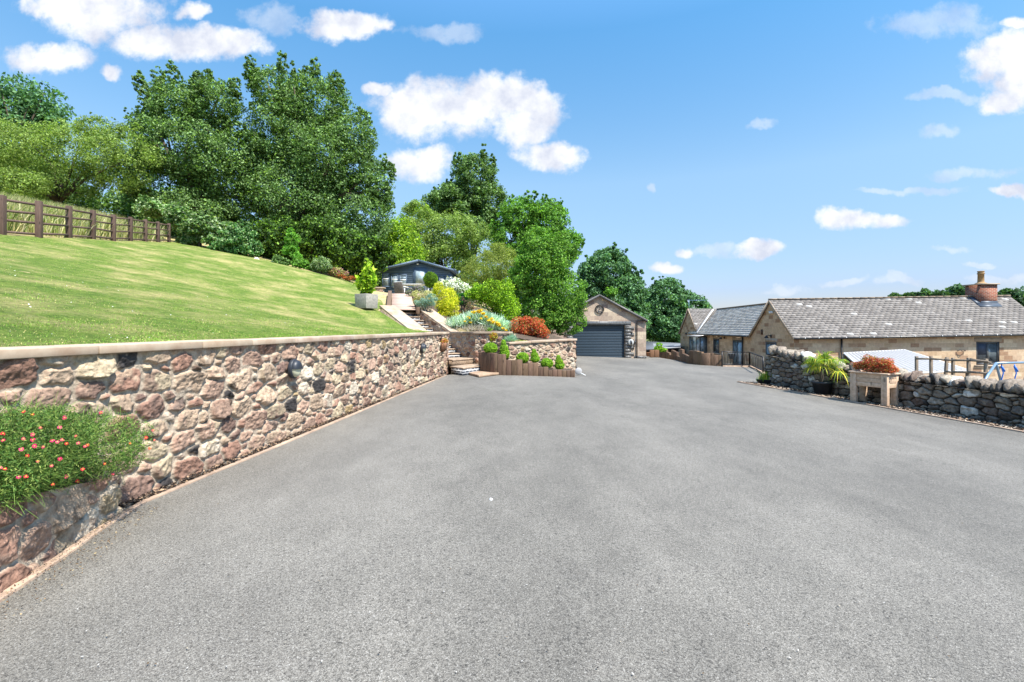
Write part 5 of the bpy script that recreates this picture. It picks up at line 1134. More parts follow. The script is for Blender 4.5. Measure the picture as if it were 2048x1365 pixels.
    mb.add(V, [tuple(range(71,47,-1))]+[(L*24+(k+1)%24, L*24+k, L*24+24+k, L*24+24+(k+1)%24) for L in range(2) for k in range(24)]); mb.build('case', m_plain('silver', (.5,.5,.48), .4, .3), e)
    mb = MB(); mb.box(cx-.05, cx+.05, Y-.15, Y-.118, cz-.16, cz+.14); mb.build('cable_clip', BLACKM, e)
    mb = MB(); mb.tube([(cx+.2+.02*k, Y-.06, cz-.14*k) for k in range(3)]+[(cx+.1, Y-.06, cz-.62), (cx-.02, Y-.05, cz-.45), (cx, Y-.06, cz-.2)], .015, 6); mb.build('cable', BLACKM, e)
    mb = MB(); mb.box(cx+.24, cx+.32, Y-.1, Y-.03, cz-.08, cz+.1); mb.build('plug_holder', BLACKM, e)
    b = MB(); b.box(X(1262.3), X(1264.6), Y-.08, Y-.031, Z(666.5), Z(663)); tag(b.build('switch_box', DARKP, loc=(X(1263), Y-.05, Z(666))), 'tiny black box on the jamb above the silver wall unit', 'switch')
garage()

# ---------------------------------------------------------------- the long stone house
def house():
    h = thing('stone_house', 'long low buff stone house with three stone tiled roofs and gables', 'house', (16, 30, -1.45))
    z0 = -1.45; TX = .0173
    # C: main range facing the camera
    xa, xb = 14.58, 27.9; ya, yb = 25.0, 29.5; ym = 27.25
    ze = lambda x: 1.06+TX*(x-14.58); zr = lambda x: 3.08+.0150*(x-14.7)
    mb = MB(); wx0, wx1, wz0, wz1 = 24.0, 25.2, -.42, .78
    mb.add([(xa,ya,z0),(wx0,ya,z0),(wx0,ya,ze(wx0)-.03),(xa,ya,ze(xa)-.03)], [(0,1,2,3)]); mb.add([(wx1,ya,z0),(xb,ya,z0),(xb,ya,ze(xb)-.03),(wx1,ya,ze(wx1)-.03)], [(0,1,2,3)])
    mb.add([(wx0,ya,wz1),(wx1,ya,wz1),(wx1,ya,ze(wx1)-.03),(wx0,ya,ze(wx0)-.03)], [(0,1,2,3)]); mb.add([(wx0,ya,z0),(wx1,ya,z0),(wx1,ya,wz0),(wx0,ya,wz0)], [(0,1,2,3)])
    mb.add([(xa,yb,z0),(xa,ya,z0),(xa,ya,ze(xa)-.03),(xa,ym,zr(xa)-.03),(xa,yb,ze(xa)-.03)], [(0,1,2,3,4)]); mb.add([(xb,ya,z0),(xb,yb,z0),(xb,yb,ze(xb)-.03),(xb,ym,zr(xb)-.03),(xb,ya,ze(xb)-.03)], [(0,1,2,3,4)]); mb.add([(xb,yb,z0),(xa,yb,z0),(xa,yb,ze(xa)),(xb,yb,ze(xb))], [(0,1,2,3)])
    mb.build('main_wall', ASHLAR, h)
    x0, x1 = xa-.1, xb+.12; k = .92
    roof_plane('main_roof', (x0,ya-.18,ze(x0)-.10),(x1,ya-.18,ze(x1)-.10),(x0,ym,zr(x0)),(x1,ym,zr(x1)), h, .18, .30, .036, 21)
    roof_plane('main_roof', (x0,yb+.15,ze(x0)-.08),(x1,yb+.15,ze(x1)-.08),(x0,ym+.01,zr(x0)),(x1,ym+.01,zr(x1)), h, .4, .6, .03, 22)
    mb = MB()
    for i in range(32): a = x0+(x1-x0)*i/32; b = x0+(x1-x0)*(i+1)/32-.012; t = random.uniform(.55, .8); mb.bar((a, ym, zr(a)+.035), (b, ym, zr(b)+.035), .2, .06, (t,t,t))
    mb.build('ridge_tile', COPE, h)
    mb = MB(); mb.bar((x0,ya-.24,ze(x0)-.13),(x1,ya-.24,ze(x1)-.13), .11, .08); mb.build('gutter', GUTTER, h)
    mb = MB()
    for i in range(19): x = xa+.4+i*.7; mb.rbox((x, ya-.31, ze(x)-.10), (.035,.02,.05))
    mb.build('gutter_bracket', WHITE, h)
    for yy, zz_ in ((ya-.15, 1), (yb+.12, 1)):
        mb = MB(); mb.bar((x0-.0,yy,ze(xa)-.16),(x0-.0,ym,zr(xa)-.06), .05, .13); mb.build('verge', COPE, h)
    mb = MB(); mb.tube([((1681.5-HX)/F*ya, ya-.07, z0), ((1681.5-HX)/F*ya, ya-.07, ze(17)-.12)], .042, 8); mb.build('downpipe', GUTTER, h)
    # window of C
    f = MB()
    for q in ((wx0,wx0+.08,wz0,wz1),(wx1-.08,wx1,wz0,wz1),(wx0+.08,wx1-.08,wz1-.08,wz1),(wx0+.08,wx1-.08,wz0,wz0+.1),(24.56,24.66,wz0+.1,wz1-.08)): f.box(q[0], q[1], ya+.02, ya+.09, q[2], q[3])
    fo = f.build('window', GREYF, h); p = MB(); p.box(wx0+.08,wx1-.08,ya+.05,ya+.06,wz0+.1,wz1-.08); p.build('pane', GLASS, fo)
    p = MB(); p.box(wx0+.08,24.56,ya+.035,ya+.049,.1,wz1-.08); p.build('blind', m_plain('blind', S(70,80,100,.6), .6), fo)
    p = MB(); p.box(wx0-.12,wx1+.12,ya-.006,ya,wz1,wz1+.22); p.build('lintel', COPE, h); p = MB(); p.box(wx0-.1,wx1+.1,ya-.06,ya+.1,wz0-.1,wz0-.003); p.build('sill', COPE, h)
    # chimney
    cx0, cx1 = 25.95, 26.85; cy0, cy1 = 26.75, 27.7; zt = P(1,570,26.9)[2]
    mb = MB(); mb.box(cx0,cx1,cy0,cy1,2.5,zt); c = mb.build('chimney', REDB, h); mb = MB(); mb.box(cx0-.08,cx1+.08,cy0-.08,cy1+.08,zt,zt+.06); mb.build('chimney_cap', COPE, c)
    mb = MB(); mx, my = (cx0+cx1)/2, (cy0+cy1)/2; mb.lathe(mx, my, [(.34,zt+.06),(.2,zt+.14),(.16,zt+.16),(.15,zt+.2),(.14,zt+.62),(.17,zt+.63),(.17,zt+.68),(.14,zt+.69),(.14,zt+.74),(.16,zt+.75),(.16,zt+.8),(.11,zt+.8)], 20); mb.build('chimney_pot', CHIMPOT, c, smooth=False)
    mb = MB(); rz=lambda y: 1.157+2.093*(y-24.82)/2.43
    for (xa_, xb_, ya_, yb2) in ((cx0-.28, cx1+.04, cy0-.24, cy0-.002), (cx0-.28, cx0-.002, cy0, cy0+.5)): mb.hexa([(xa_,ya_,rz(ya_)),(xb_,ya_,rz(ya_)),(xb_,yb2,rz(yb2)),(xa_,yb2,rz(yb2)),(xa_,ya_,rz(ya_)+.07),(xb_,ya_,rz(ya_)+.07),(xb_,yb2,rz(yb2)+.07),(xa_,yb2,rz(yb2)+.07)])
    mb.box(cx0-.01, cx1+.01, cy0-.012, cy0-.003, 2.75, 2.98); mb.build('flashing', LEADM, c)
    # B: range running away from the camera
    WX = lambda Y: 12.25+.08*Y
    y0, y1 = 29.5, 40.6; zeB, zrB = 1.06, 3.13
    mb = MB(); mb.add([(WX(y1),y1,z0),(WX(y0),y0,z0),(WX(y0),y0,zeB),(WX(y1),y1,zeB)], [(0,1,2,3)]); mb.build('side_wall', ASHLAR, h)
    roof_plane('side_roof', (WX(42.5)-.18,42.5,zeB-.06),(WX(29.55)-.18,29.55,zeB-.06),(WX(43.5)+2.5,43.5,zrB),(WX(27.6)+2.5,27.6,zrB), h, .19, .32, .020, 23, [S(206,194,178,.92), S(196,184,168,.90), S(214,202,186,.95), S(186,174,160,.86)])
    mb = MB(); mb.bar((WX(41)-.24,41,zeB-.09),(WX(29.6)-.24,29.6,zeB-.09), .11, .08); mb.build('gutter', GUTTER, h)
    mb = MB(); mb.bar((WX(43.5)+2.5,43.5,zrB+.03),(WX(27.6)+2.5,27.6,zrB+.03), .2, .07, (.6,.6,.6)); mb.build('ridge_tile', COPE, h)
    YB = lambda px: 12.25/((px-HX)/F-.08)
    yv = YB(1492.5)+.4; mb = MB(); mb.tube([(WX(yv)-.08, yv, z0), (WX(yv)-.08, yv, zeB-.1)], .045, 8); mb.build('downpipe', GUTTER, h)
    # A: far cross wing
    ga, gb = 40.6, 44.9; gm = 42.7; zrA = 3.18; xA = WX(42.7)-.03
    mb = MB(); mb.add([(xA,gb,z0),(xA,ga,z0),(xA,ga,zeB),(xA,gm,zrA-.04),(xA,gb,zeB)], [(0,1,2,3,4)]); mb.add([(xA,ga,z0),(xA+.1,ga,z0),(xA+.1,ga,zeB),(xA,ga,zeB)], [(0,1,2,3)]); mb.build('gable_wall', ASHLAR, h)
    roof_plane('gable_roof', (xA-.08,ga-.2,zeB-.06),(xA+3.4,ga-.2,zeB-.06),(xA-.08,gm,zrA),(xA+5,gm,zrA), h, .19, .32, .03, 24)
    roof_plane('gable_roof', (xA-.08,gb+.2,zeB-.06),(xA+5,gb+.2,zeB-.06),(xA-.08,gm+.01,zrA),(xA+5,gm+.01,zrA), h, .4, .6, .03, 25)
    mb = MB(); mb.bar((xA-.1,gm,zrA-.04),(xA-.1,gb+.15,zeB-.12), .06, .12); mb.bar((xA-.1,gm,zrA-.04),(xA-.1,ga-.1,zeB-.12), .06, .12); mb.build('verge', COPE, h)
    mb = MB(); mb.bar(P(1393,666,40.2), P(1426,619.5,42.2), .16, .05); mb.build('valley_flashing', m_plain('valley', S(214,212,208,.75), .6), h)
    # openings on B
    def opening(pa, pb_, pt_, pbm, kind):
        Ya, Yb_ = YB(pa), YB(pb_); ym_ = (Ya+Yb_)/2; zt = EYE+(HY-pt_)/F*ym_; zb_ = EYE+(HY-pbm)/F*ym_ if pbm else z0+.05
        f = MB(); q = lambda Y, z, o: (WX(Y)-o, Y, z)
        def bx(Y0, Y1, za, zb2, o0, o1): f.hexa([q(Y1,za,o1),q(Y0,za,o1),q(Y0,za,o0),q(Y1,za,o0),q(Y1,zb2,o1),q(Y0,zb2,o1),q(Y0,zb2,o0),q(Y1,zb2,o0)])
        fw = .09; bx(Yb_, Yb_+fw, zb_, zt, 0, .03); bx(Ya-fw, Ya, zb_, zt, 0, .03); bx(Yb_+fw, Ya-fw, zt-fw, zt, 0, .03); bx(Yb_+fw, Ya-fw, zb_, zb_+fw, 0, .03)
        if kind == 'door': bx(ym_-.06, ym_+.06, zb_+fw, zt-fw, 0, .03)
        fo = f.build(kind, GREYF, h); f = MB(); bx(Yb_+fw, Ya-fw, zb_+fw, zt-fw, .0, .012); f.build('pane', GLASSB if kind == 'door' else GLASS, fo)
        f = MB(); bx(Yb_-.12, Ya+.12, zt, zt+.2, 0, .008); f.build('lintel', COPE, h)
        if kind == 'window': f = MB(); bx(Yb_-.1, Ya+.1, zb_-.12, zb_, 0, .07); f.build('sill', COPE, h)
    opening(1427,1438.5,678,706,'window'); opening(1466,1485,681,None,'door')
    # door on the C gable
    yd0, yd1 = 26.65, 27.75; f = MB()
    for q in ((yd0,yd0+.09,z0,.69),(yd1-.09,yd1,z0,.69),(yd0+.09,yd1-.09,.6,.69),((yd0+yd1)/2-.05,(yd0+yd1)/2+.05,z0,.6)): f.box(xa-.03, xa, q[0], q[1], q[2], q[3])
    fo = f.build('door', GREYF, h); f = MB(); f.box(xa-.012, xa-.002, yd0+.09, yd1-.09, z0, .6); f.build('pane', GLASSB, fo); f = MB(); f.box(xa-.008, xa, yd0-.1, yd1+.1, .692, .9); f.build('lintel', COPE, h)
    # glazed canopy bay
    cb = thing('glazed_porch', 'glazed lean-to porch with pale canopy on the house side wall', 'porch', (WX(34), 34, z0)); Ya, Yb_ = YB(1391), YB(1415); X0 = WX(Yb_); zt = EYE+(HY-676)/F*34; zb_ = -.35
    pts = [(X0-.55, Yb_+.1), (X0-.55, Ya-.9)]
    f = MB()
    for (x, y) in [(X0-.03, Yb_+.1), (X0-.55, Yb_+.1), (X0-.55, Yb_+.8), (X0-.55, Yb_+1.6), (X0-.55, Yb_+2.3), (X0+.1, Yb_+2.3)]: f.box(x-.03, x+.03, y-.03, y+.03, z0, zt)
    f.box(X0-.58, X0-.52, Yb_+.13, Yb_+2.27, zt-.06, zt); f.box(X0-.58, X0-.52, Yb_+.13, Yb_+2.27, zb_-.3, zb_-.24); f.build('frame', GREYF, cb)
    f = MB(); f.box(X0-.555, X0-.545, Yb_+.12, Yb_+2.28, zb_-.3, zt-.05); f.box(X0-.5, X0-.06, Yb_+.095, Yb_+.105, zb_-.3, zt-.05); f.build('pane', GLASSB, cb)
    f = MB(); f.hexa([(X0-.85,Yb_-.1,zt),(X0,Yb_-.1,zt+.12),(X0+.2,Yb_+2.5,zt+.12),(X0-.75,Yb_+2.5,zt),(X0-.85,Yb_-.1,zt+.05),(X0,Yb_-.1,zt+.17),(X0+.2,Yb_+2.5,zt+.17),(X0-.75,Yb_+2.5,zt+.05)]); f.build('canopy', ZINC, cb)
    # wall lamps
    def lamp(x, y, z, label, first=[None]):
        t = thing('house_lamp', label, 'wall lamp', (0,0,0), 'black wall lamps on the house')
        m1 = MB(); m1.box(-.03,0,-.06,.06,-.08,.08); m1.build('bracket', BLACKM, t); m1 = MB(); m1.tube([(-.02,0,.02),(-.18,0,.06),(-.26,0,.0)], .02, 6); m1.build('arm', BLACKM, t)
        m1 = MB(); m1.lathe(-.27, 0, [(.12,-.1),(.10,-.04),(.04,.02),(.02,.05)], 14); m1.build('shade', BLACKM, t); t.location = (x, y, z)
    y = YB(1449); lamp(WX(y), y, EYE+(HY-676)/F*y, 'black lamp between the small window and the double door')
    lamp(xA, 42.7, EYE+(HY-667)/F*42.7, 'black lamp on the farthest gable'); lamp(xa, 27.2, EYE+(HY-673)/F*27.2, 'black lamp above the gable door')
    m1 = MB(); m1.box(xa-.12, xa-.002, 26.95, 27.05, 2.30, 2.42); m1.box(xa-.12, xa-.002, 27.15, 27.25, 2.30, 2.42); m1.box(xa-.06, xa-.002, 27.05, 27.15, 2.34, 2.40); tag(m1.build('security_light', WHITE, loc=(xa, 27.1, 2.3)), 'small white twin security light high on the gable', 'light')
    m1 = MB(); m1.box(xa-.06, xa-.002, 28.1, 28.25, 1.1, 1.4); tag(m1.build('bat_box', m_plain('brown_box', S(110,80,60,.6), .8), loc=(xa, 28.2, 1.1)), 'small brown box on the gable, left of its lamp', 'box')
    m1 = MB(); x = P(1921,703,25)[0]; z = P(1921,703,25)[2]; m1.tube([(x-.2,24.97,z),(x-.1,24.9,z+.08),(x+.02,24.88,z-.04),(x+.15,24.9,z+.06),(x+.22,24.97,z)], .014, 6); m1.tube([(x-.1,24.9,z+.08),(x+.1,24.88,z+.05)], .012, 6); tag(m1.build('wall_ornament', BLACKM, loc=(x,24.97,z)), 'small black wire ornament left of the house window', 'ornament')
    # aerial
    a = thing('tv_aerial', 'thin television aerial on the farthest roof peak', 'aerial', (xA, 42.7, zrA)); m1 = MB(); m1.tube([(xA,42.75,zrA-.2),(xA,42.75,P(1,600,42.7)[2])], .022, 6); m1.build('mast', TUBEM, a)
    m1 = MB(); zt = P(1,601,42.7)[2]; m1.tube([(xA-.1,42.75,zt),(xA+1.5,42.75,zt)], .02, 6); 
    for k in range(9): m1.tube([(xA+k*.18,42.6,zt),(xA+k*.18,42.9,zt)], .008, 5)
    m1.build('boom', TUBEM, a)
    return h
house()
# low roofed building between garage and house
b = thing('low_outbuilding', 'low building with a smooth grey sheet roof between garage and house', 'outbuilding', (12, 46, -1.5))
a0, a1, a2, a3 = P(1290,683,52), P(1368,687,52), P(1362,694,42), P(1290,699,42)
mb = MB(); mb.hexa([a3-[0,0,.1], a2-[0,0,.1], a1-[0,0,.1], a0-[0,0,.1], a3, a2, a1, a0]); mb.build('roof', m_plain('grey_felt', S(176,180,186,.42), .6), b)
mb = MB(); mb.hexa([(a3[0],42.3,-1.6),(a2[0]-.3,42.3,-1.6),(a1[0]-.3,51.7,-1.6),(a0[0],51.7,-1.6),(a3[0],42.3,a3[2]-.11),(a2[0]-.3,42.3,a2[2]-.11),(a1[0]-.3,51.7,a1[2]-.11),(a0[0],51.7,a0[2]-.11)]); mb.build('wall', m_plain('dark_board', S(70,52,44,.5), .8), b)
shrub('bright lime conifer beside the garage corner', 'shrub', 37, [(1318,692,7,8),(1316,698,10,6),(1324,700,10,5)], 2600, .08, [S(170,210,60,.95), S(130,180,50,.9), S(90,140,40,.8)], 201, base=-.9)
# sleepers between drive and house
sw = thing('sleeper_fence', 'staggered upright timber sleepers along the drive edge by the house', 'sleeper fence', (11, 30, -.8))
tops = [(1319,1325,695),(1325,1332,699),(1332,1338,705),(1338,1342,710),(1342,1347,701),(1347,1353,704),(1353,1359,713),(1359,1364,699),(1364,1371,708.5),(1371,1378,712),(1378,1386,702),(1386,1394,702),(1394,1403,704),(1403,1412,707),(1412,1421,707),(1421,1428,706.5),(1428,1437,711),(1437,1445,711)]
def swp(px):   # plan line of the sleeper fence
    return G(px, float(np.interp(px, [1310,1330,1350,1378,1405,1445], [712.5,715,720,728,731,733])))
for a, b_, t in tops:
    pa, pb_ = swp(a), swp(b_); zt = EYE+(HY-t)/F*(pa[1]+pb_[1])/2; sleeper(sw, pa[:2], pb_[:2], float(pa[2])-.2, zt, .15)
for k, (x, y, lb) in enumerate(((1304,706,'short timber stub left of the lime conifer'),(1313,708,'shorter timber stub right of the lime conifer'))):
    mb = MB(); p = P(x, 713, 36); mb.rbox((p[0], 36, p[2]+.2), (.34, .2, .55), .1, (1.2,1,.85)); tag(mb.build('timber_stub', SLEEP, loc=p, bevel=.01), lb, 'timber stub', 'timber stubs beside the garage')
mb = MB(); p = P(1296,712,35); mb.lathe(p[0], 35, [(.1,p[2]-.05),(.14,p[2]+.22),(.16,p[2]+.24),(.12,p[2]+.24)], 12); tag(mb.build('clay_pot', CLAY, loc=p), 'small clay pot at the right foot of the garage', 'pot')
# balustrade
bl = thing('balustrade', 'black metal balustrade on a pale kerb beside the house', 'railing', (11.5, 24, -.5))
ra, rb, rc = G(1444,733.5), G(1499,734), G(1526,748)
def rail(p, q, n, h0=.93, h1=.93):
    p = np.array(p); q = np.array(q)
    for zt in (None, .1):
        mb = MB(); mb.bar(p+np.array((0,0,h0 if zt is None else zt)), q+np.array((0,0,h1 if zt is None else zt)), .05, .035); mb.build('rail', BLACKM, bl)
    for k in range(n+1):
        f = k/n; c = p+(q-p)*f; hh = h0+(h1-h0)*f; mb = MB(); wd = .05 if k in (0, n) else .018; mb.box(c[0]-wd/2, c[0]+wd/2, c[1]-wd/2, c[1]+wd/2, c[2]-.05 if k in (0, n) else c[2]+.1, c[2]+hh); mb.build('post' if k in (0, n) else 'bar', BLACKM, bl)
hA = (733.5-704.5)/F*ra[1]; hC = (748-716)/F*rc[1]
rail(ra+[0,0,.03], rb+[0,0,.03], 10, hA, hA); rail(rb+[0,0,.03], rc+[0,0,.03], 8, hA, hC)
strip('kerb', [ra[:2], rb[:2], (rb[:2]+rc[:2])/2+np.array((.12,-.05)), rc[:2], G(1540,757)[:2]], .16, .06, EDGE)
mb = MB(); p = P(1463,712,rb[1]-.25); mb.lathe(p[0], p[1], [(.13,p[2]-.17),(.2,p[2]+.12),(.22,p[2]+.14),(.2,p[2]+.14),(.18,p[2]+.06)], 16, a0=.3)
tag(mb.build('hanging_planter', m_plain('galvanised', S(120,124,128,.6), .5, .3), loc=p), 'grey bucket planter hooked on the black balustrade', 'planter')
# ---------------------------------------------------------------- dry stone wall on the right
dsw = thing('dry_stone_wall', 'dark lichened dry stone wall with upright cope stones right of the drive', 'wall', (*((wA+wB)/2), -.4))
Lw = np.linalg.norm(wEnd-wA)
# face seen from the drive runs from near end (right in photo) to far end so that its normal faces the drive
def wtop(u): # u from wEnd to wA
    s = Lw-u   # metres from the far end
    pp_ = wEnd+(wA-wEnd)*u/Lw; g_ = float(gz(*pp_)); return g_+float(np.interp(s, [0, 1.2, 2.5, 4.5, 6.6, 12, 20], [.93, .86, .66, .60, .60, .6, .6]))
def wbase(u): pp_ = wEnd+(wA-wEnd)*u/Lw; return float(gz(*pp_))-.05
dn_ = np.array((-wd_[1], wd_[0]))
us = []; s = 0
while s < Lw:
    us.append(s); yy = (wEnd+(wA-wEnd)*s/Lw)[1]; s += max(.011, .0016*max(yy, 5))
us.append(Lw)
nside = np.array(((wA-wEnd)[1], -(wA-wEnd)[0]))/Lw   # normal of path wEnd->wA
flip = nside[0] > 0
def wpath(u):
    d = (wA-wEnd)/Lw; nn = np.array((-d[1], d[0])) if flip else np.array((d[1], -d[0])); return wEnd[None]+u[:, None]*d[None], np.repeat(nn[None], len(u), 0)
o = rubble('masonry', (0,0), (1,0), wtop, dsw, 71, PAL_R, DSTONE, H=1.1, z0f=wbase, us=np.array(us), pathf=wpath, L=Lw, vres=.011, rmax=.085, rmin=.028, asp=1.9, mortar=S(26,24,22), depth=.075, gap=.003, soft=.022, slack=.03, tries=34000)
# squared far end face
e0 = wA; e1 = wA+np.array((.5,.12)); z_e = float(gz(*wA))
rubble('end_masonry', e1, e0, lambda u: z_e+.95, dsw, 72, PAL_R, DSTONE, H=1.1, z0=z_e-.1, hres=.02, vres=.02, rmax=.16, rmin=.06, asp=1.5, mortar=S(150,135,115,.8), depth=.04)
mb = MB(); a, b_, c_, d_ = wEnd, wA, wA+np.array((.48,.1)), wEnd+np.array((.48,.1))
zs = [float(gz(*wEnd)), z_e]
N = 12
for k in range(N):
    p_ = wEnd+(wA-wEnd)*k/N; q_ = wEnd+(wA-wEnd)*(k+1)/N; t0, t1 = wtop(Lw*k/N)-.02, wtop(Lw*(k+1)/N)-.02; w2 = np.array((.45,.09)); i2 = np.array((.03,0))
    mb.hexa([(*(p_+i2),-1.6),(*(p_+w2),-1.6),(*(q_+w2),-1.6),(*(q_+i2),-1.6),(*(p_+i2),t0),(*(p_+w2),t0),(*(q_+w2),t1),(*(q_+i2),t1)], tuple(S(40,37,34)))
mb.F = [tuple(f) for f in mb.F]; mb.build('core', DSTONE, dsw)
def stones(specs, seed, sub=10):
    """rounded irregular boulders: list of centre, axes matrix (3x3 rows already scaled), colour"""
    rng = np.random.RandomState(seed); V = []; Fc = []; CC = []; nu, nv = 12, 8
    for c, A, col in specs:
        k0 = len(V); off = rng.uniform(0, 50, 3); pl_ = rng.normal(size=(7, 3)); pl_ /= np.linalg.norm(pl_, axis=1)[:, None]; cut = rng.uniform(.5, .9, 7)
        for i in range(nv):
            th = math.pi*i/(nv-1)
            for j in range(nu):
                ph = 2*math.pi*j/nu; d = np.array((math.sin(th)*math.cos(ph), math.sin(th)*math.sin(ph), math.cos(th)))
                q = np.sign(d)*np.abs(d)**.5; r = 1.0; dots = pl_@q
                for dd, cc_ in zip(dots, cut):
                    if dd > cc_: r = min(r, cc_/dd)
                r *= 1+(rng.rand()-.5)*.13; V.append(c+(q*r)@A); CC.append(col*(.85+.3*rng.rand()))
        for i in range(nv-1):
            for j in range(nu): j2 = (j+1) % nu; Fc.append((k0+i*nu+j, k0+(i+1)*nu+j, k0+(i+1)*nu+j2, k0+i*nu+j2))
    return np.array(V), Fc, np.array(CC)
rng = np.random.RandomState(31); specs = []; s = .05
wdir = np.array((*wd_, 0)); acr = np.array((-wd_[1], wd_[0], 0)); acr = acr if acr[0] > 0 else -acr
while s < Lw:
    tk = rng.uniform(.06, .15); hh = rng.uniform(.09, .17)*(1.15 if s < 1.5 else 1); c = np.array((*(wA+wd_*(s+tk/2)), wtop(Lw-min(s, Lw))+hh*.75))+acr*.22
    ln = rng.uniform(-.45, -.05) ; up = np.array((0,0,1))*math.cos(ln)+wdir*math.sin(ln); A = np.stack((wdir*math.cos(ln)*tk*.62-np.array((0,0,1))*math.sin(ln)*tk*.62, acr*rng.uniform(.24, .30), up*hh))
    specs.append((c, A, pick(PAL_R, rng)*rng.uniform(.95, 1.5))); s += tk*1.0
V, Fc, cc = stones(specs, 5); raw('cope_stones', V, Fc, DSTONE, dsw, cc, smooth=False)
# ---------------------------------------------------------------- pots and planter on the drive side of the wall
tr = thing('trough', 'low black oval trough with green shoots at the far end of the dry stone wall', 'trough', G(1536,768)); p = G(1535,769)
mb = MB(); V = []
for (k, z) in ((.8,0),(1,.14),(1.06,.15),(.98,.15),(.92,.10)): V += [(p[0]+.36*k*math.cos(a*math.pi/12), p[1]+.17*k*math.sin(a*math.pi/12), p[2]+.01+z) for a in range(24)]
mb.add(V, [tuple(range(96,120)), tuple(range(23,-1,-1))]+[(L*24+k, L*24+(k+1)%24, L*24+24+(k+1)%24, L*24+24+k) for L in range(4) for k in range(24)]); mb.build('tub', DARKP, tr)
t = thing('water_plant', 'upright yellow green shoots growing in the black trough', 'plant', p+[0,0,.12])
V, Fc, cc = blades(260, lambda r, n: np.column_stack((p[0]-.02+r.normal(0, .11, n), p[1]+r.normal(0, .06, n), np.full(n, p[2]+.1))), .30, .02, [S(150,180,60,.9), S(110,150,40,.85), S(190,190,80,.9)], 8, .16, (0,0,0)); raw('foliage', V, Fc, LEAF, t, cc)
# palm in dark pot
p = G(1645,790); pp_ = thing('plant_pot', 'round dark grey pot holding the palm against the dry stone wall', 'pot', p)
mb = MB(); s_ = p[1]/F; mb.lathe(p[0], p[1], [(14*s_,p[2]),(18*s_,p[2]+23*s_),(20*s_,p[2]+23*s_),(20*s_,p[2]+27*s_),(17.5*s_,p[2]+27*s_),(17*s_,p[2]+22*s_)], 28); mb.build('pot', DARKP, pp_)
mb = MB(); mb.lathe(p[0], p[1], [(16.8*s_,p[2]+22*s_),(16*s_,p[2]+23.5*s_)], 20); mb.build('soil', SOIL, pp_)
pa = thing('palm', 'yellow green fan palm with long drooping fingers in the dark pot', 'palm', (p[0], p[1], p[2]+23*s_))
cz = EYE+(HY-737)/F*p[1]; mb = MB(); mb.tube([(p[0],p[1],p[2]+22*s_),(p[0]-.05,p[1],(p[2]+cz)/2),(p[0]+.02,p[1],cz)], [.045,.05,.035], 8); mb.build('trunk', BARK, pa, smooth=True)
def palm():
    rng = np.random.RandomState(12); V = []; Fc = []; CC = []; st = MB()
    crown = np.array((p[0]+.02, p[1], cz))
    for k in range(21):
        az = k*2.4; el = rng.uniform(-.15, 1.25) if k > 3 else 1.3; L = rng.uniform(.20, .42); d = np.array((math.cos(az)*math.cos(el), math.sin(az)*math.cos(el), math.sin(el))); hub = crown+d*L
        st.tube([crown-np.array((0,0,.05)), crown+d*L*.5+np.array((0,0,.02)), hub], [.01,.007,.006], 5)
        side = np.cross(d, (0,0,1)); side /= np.linalg.norm(side)+1e-9; upv = np.cross(side, d)
        for j in range(19):
            a = (j-9)/9*2.0; f = d*math.cos(a)+side*math.sin(a); f = f/np.linalg.norm(f); ln = rng.uniform(.32, .50)*(1-.18*abs(a)/2); w_ = .013
            sd_ = np.cross(f, upv); sd_ /= np.linalg.norm(sd_)+1e-9; yel = rng.rand() < (.6 if el < .5 else .25); cl = np.array(S(215,205,70,.9) if yel else S(130,160,60,.85))*rng.uniform(.8, 1.15); k0 = len(V); dr = rng.uniform(.7, 1.25)
            for q in range(5):
                t_ = q/4; c = hub+f*ln*t_*(1-.12*t_)+upv*.03*math.sin(t_*3)+np.array((0,0,-1))*ln*.62*dr*t_**2.2; ww = w_*(1-t_)**.6*(1 if q else .5); V += [c-sd_*ww, c+sd_*ww]; CC += [cl]*2
            Fc += [(k0+2*q, k0+2*q+1, k0+2*q+3, k0+2*q+2) for q in range(4)]
    raw('fronds', np.array(V), Fc, LEAF, pa, np.array(CC)); st.build('leaf_stalks', mat('stalk', S(140,150,70,.7)), pa)
palm()
